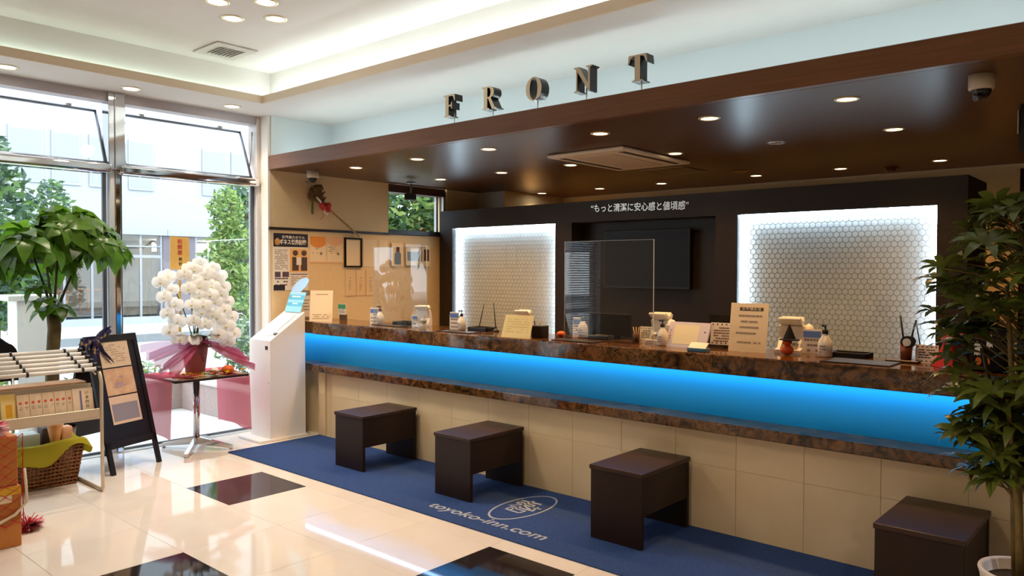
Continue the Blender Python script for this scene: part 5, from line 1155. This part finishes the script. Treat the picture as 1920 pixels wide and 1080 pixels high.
def foliage(name, c, rad, n, s_, mats, sd, shell=.55, flat=1.0, taper=0.0):
    r_ = random.Random(sd); mb = MB(); mb.fixn = False
    for i in range(n):
        while True:
            p_ = Vector((r_.uniform(-1, 1), r_.uniform(-1, 1), r_.uniform(-1, 1)))
            if shell < p_.length < 1: break
        lump = 1 + .18 * math.sin(p_.x * 7 + sd) * math.sin(p_.y * 6) + .12 * math.sin(p_.z * 9)
        tp = 1 - taper * (p_.z * .5 + .5)
        p_ = Vector((c[0] + p_.x * rad[0] * lump * tp, c[1] + p_.y * rad[1] * lump * tp, c[2] + p_.z * rad[2]))
        a = Vector((r_.gauss(0, 1), r_.gauss(0, 1), r_.gauss(0, .6))).normalized(); b = a.cross(Vector((r_.gauss(0, 1), r_.gauss(0, 1), r_.gauss(0, 1)))).normalized()
        L = s_ * r_.uniform(.6, 1.2); mb.mi = r_.randrange(len(mats))
        mb.f([mb.v(p_ - a * L), mb.v(p_ + b * L * .45), mb.v(p_ + a * L), mb.v(p_ - b * L * .45)])
    return mb
G1 = M('leaf_mid', (92, 126, 66), .6, trans=.3); G2 = M('leaf_light', (138, 160, 92), .6, trans=.3); G3 = M('leaf_dark', (48, 80, 54), .6, trans=.2); G4 = M('leaf_blue', (84, 110, 96), .6, trans=.25); BARK = M('bark', (92, 78, 62), .8, var=.3, scale=12)
def tree(name, label, base, hgt, parts, mats, n, s_, sd, cat='tree', tr=.06, taper=0.0):
    t = thing(name, label, cat, base)
    part('trunk', MB().tube([base, (base[0] + .04, base[1] + .03, base[2] + hgt * .5), (base[0], base[1], base[2] + hgt * .92)], tr, 8, r1=tr * .35), BARK, t)
    for i, (c, rad, k_) in enumerate(parts):
        part('foliage', foliage('foliage', c, rad, int(n * k_), s_, mats, sd + i, taper=taper), mats, t, kind='stuff')
tree('street_tree', 'bright green young tree outside the right window behind the orchid', (-13.4, 7.3, -.02), 3.0, (((-13.4, 7.2, 2.55), (.32, .3, .5), .5), ((-13.4, 7.38, 2.0), (.45, .4, .35), .5), ((-13.4, 7.1, 1.75), (.4, .3, .25), .3), ((-13.35, 7.45, 1.45), (.5, .5, .2), .4), ((-13.4, 7.2, 1.2), (.4, .35, .2), .3), ((-13.3, 7.5, .95), (.5, .6, .22), .4)), [G1, G2, G2], 1500, .06, 21)
tree('street_tree', 'darker tree standing just behind the bright young tree', (-15.9, 9.0, -.1), 3.4, (((-15.9, 8.9, 2.7), (.45, .5, .8), .8), ((-15.9, 9.3, 1.6), (.55, .5, .9), .9), ((-15.9, 9.4, .7), (.5, .6, .6), .6)), [G3, G4, G1], 1500, .08, 31)
tree('street_tree', 'large dark green tree at the left edge of the windows', (-12.6, 3.3, -.02), 4.0, (((-12.6, 3.2, 2.1), (.9, .6, 1.1), 1.0), ((-12.6, 3.6, 1.35), (.8, .5, .85), .9), ((-12.5, 2.8, 3.0), (.8, .6, .9), .8)), [G3, G4, G1], 2200, .08, 41)
tree('street_tree', 'small grey green tree beside the large dark one', (-15.4, 4.95, -.1), 2.9, (((-15.4, 4.95, 2.6), (.3, .3, .55), .5), ((-15.4, 4.85, 1.8), (.4, .42, .5), .6)), [G4, G1], 1500, .06, 51)
def shrub(name, label, c, rad, mats, n, s_, sd):
    solo(name, foliage(name, c, rad, n, s_, mats, sd, shell=.2), mats, label, 'shrub', kind=None)
shrub('shrub', 'light green round shrub below the bright young tree', (-12.4, 7.25, .40), (.35, .36, .40), [G2, G1], 900, .06, 61)
shrub('shrub', 'low shrub on the granite planter next to the kiosk', (-7.6, 4.45, .66), (.7, .34, .33), [G4, G1, M('leaf_pale', (176, 196, 176), .6, trans=.3)], 1600, .045, 62)
shrub('shrub', 'low pale shrub outside behind the black sign board', (-8.9, 3.5, .25), (.3, .5, .3), [G2, G4, M('leaf_pale', (0, 0, 0))], 900, .045, 63)
shrub('shrub', 'small sparse shrub outside left of the white cabinet tree', (-8.9, 2.4, .25), (.3, .4, .3), [G2, G4], 500, .045, 64)
tree('garden_tree', 'dense leafy tree seen through the small window', (-8.6, 7.6, -.05), 3.6, (((-8.6, 7.5, 2.3), (.9, 1.1, 1.0), 1.6), ((-8.4, 8.6, 2.0), (.9, 1.0, 1.2), 1.2)), [G3, G1, G2], 2600, .085, 71)

bd = thing('shop_building', 'white building across the street with grey columns and a glazed ground floor', 'building', (-24, 8, 0))
FW = M('facade_white', (156, 161, 167), .6); FG_ = M('facade_grey', (104, 98, 106), .6); XF = -22.0
part('upper_wall', MB().box(-30, XF, -30, 22, 2.62, 12), FW, bd)
fr = MB()
for i in range(34): fr.box(XF - .02, XF + .12, -24 + 1.36 * i, -24 + 1.36 * i + 1.35, 2.46, 2.64, b=.004)
part('fascia_panel', fr, M('fascia_pale', (150, 156, 160), .5), bd)
part('plinth', bx(-23, XF + .25, -30, 22, -.02, .17), M('plinth_grey', (150, 156, 160), .7), bd)
for y, wd_ in ((9.9, .95), (13.4, .65), (5.2, .62), (1.0, .62)): part('column', bx(XF - .4, XF + .02, y, y + wd_, .17, 2.46), FG_, bd)
part('back_room', MB().box(-28, -27.9, -10, 22, .17, 2.46).box(-28, XF, -10, 22, .1, .17).box(-28, XF - .1, -10, 22, 2.44, 2.46), M('shop_interior', (132, 124, 116), .7), bd)
MF = M('mullion', (140, 144, 150), .4, .4)
ys = [1.7, 2.9, 4.1, 5.85, 6.6, 7.3, 7.98, 8.6, 9.26, 9.84, 10.86, 11.6, 12.6, 13.35, 14.1, 15.6]
for y in ys: part('mullion', bx(XF - .06, XF - .01, y, y + .06, .17, 2.46), MF, bd)
part('transom', MB().box(XF - .06, XF - .005, 1.6, 9.9, 1.82, 1.9).box(XF - .06, XF - .005, 10.86, 16, 1.82, 1.9), MF, bd)
for a, b in zip(ys, ys[1:]):
    if a in (9.84, 13.35): continue
    part('shop_pane', bx(XF - .04, XF - .034, a + .06, b, .17, 2.46), GLASS, bd)
for y in (7.0, 8.6, 10.9, 12.4, 14): part('overhead_light', bx(-25.0, -24.6, y, y + .9, 2.08, 2.36), M('shop_lamp', (255, 246, 226), .5, emit=9.0), bd)
part('awning_window', MB().tube([(XF + .02, 8.3, 2.3), (XF + .5, 8.35, 2.12), (XF + .5, 9.6, 2.12), (XF + .02, 9.65, 2.3)], .03, 5), MF, bd)
WG = M('facade_window', (140, 148, 160), .3)
for (y0, y1) in ((3.7, 4.5), (4.9, 5.7), (6.07, 6.86), (7.04, 7.74), (7.95, 8.55), (8.96, 9.65), (11.08, 11.85), (12.0, 12.7)):
    f_ = part('window_frame', MB().box(XF, XF + .05, y0, y1, 3.7, 5.1, b=.01), M('frame_pale', (152, 160, 168), .5), bd)
    part('window_pane', bx(XF + .045, XF + .058, y0 + .06, y1 - .06, 3.78, 5.02), WG, f_)
TW_ = M('cafe_wood', (166, 120, 84), .6)
for i, (x_, y_) in enumerate(((-23.6, 6.3), (-23.4, 7.4), (-24.4, 9.0), (-23.6, 11.4))):
    t = thing('cafe_table', 'brown table inside the shop across the street, %s from the left' % ordinal(i), 'table', (x_, y_, .17), 'tables in the shop across the street')
    part('tabletop', bx(x_ - .35, x_ + .35, y_ - .4, y_ + .4, .85, .9, b=.008), TW_, t)
    for dx in (-.3, .3):
        for dy in (-.35, .35): part('leg', bx(x_ + dx - .025, x_ + dx + .025, y_ + dy - .025, y_ + dy + .025, .171, .85), TW_, t)
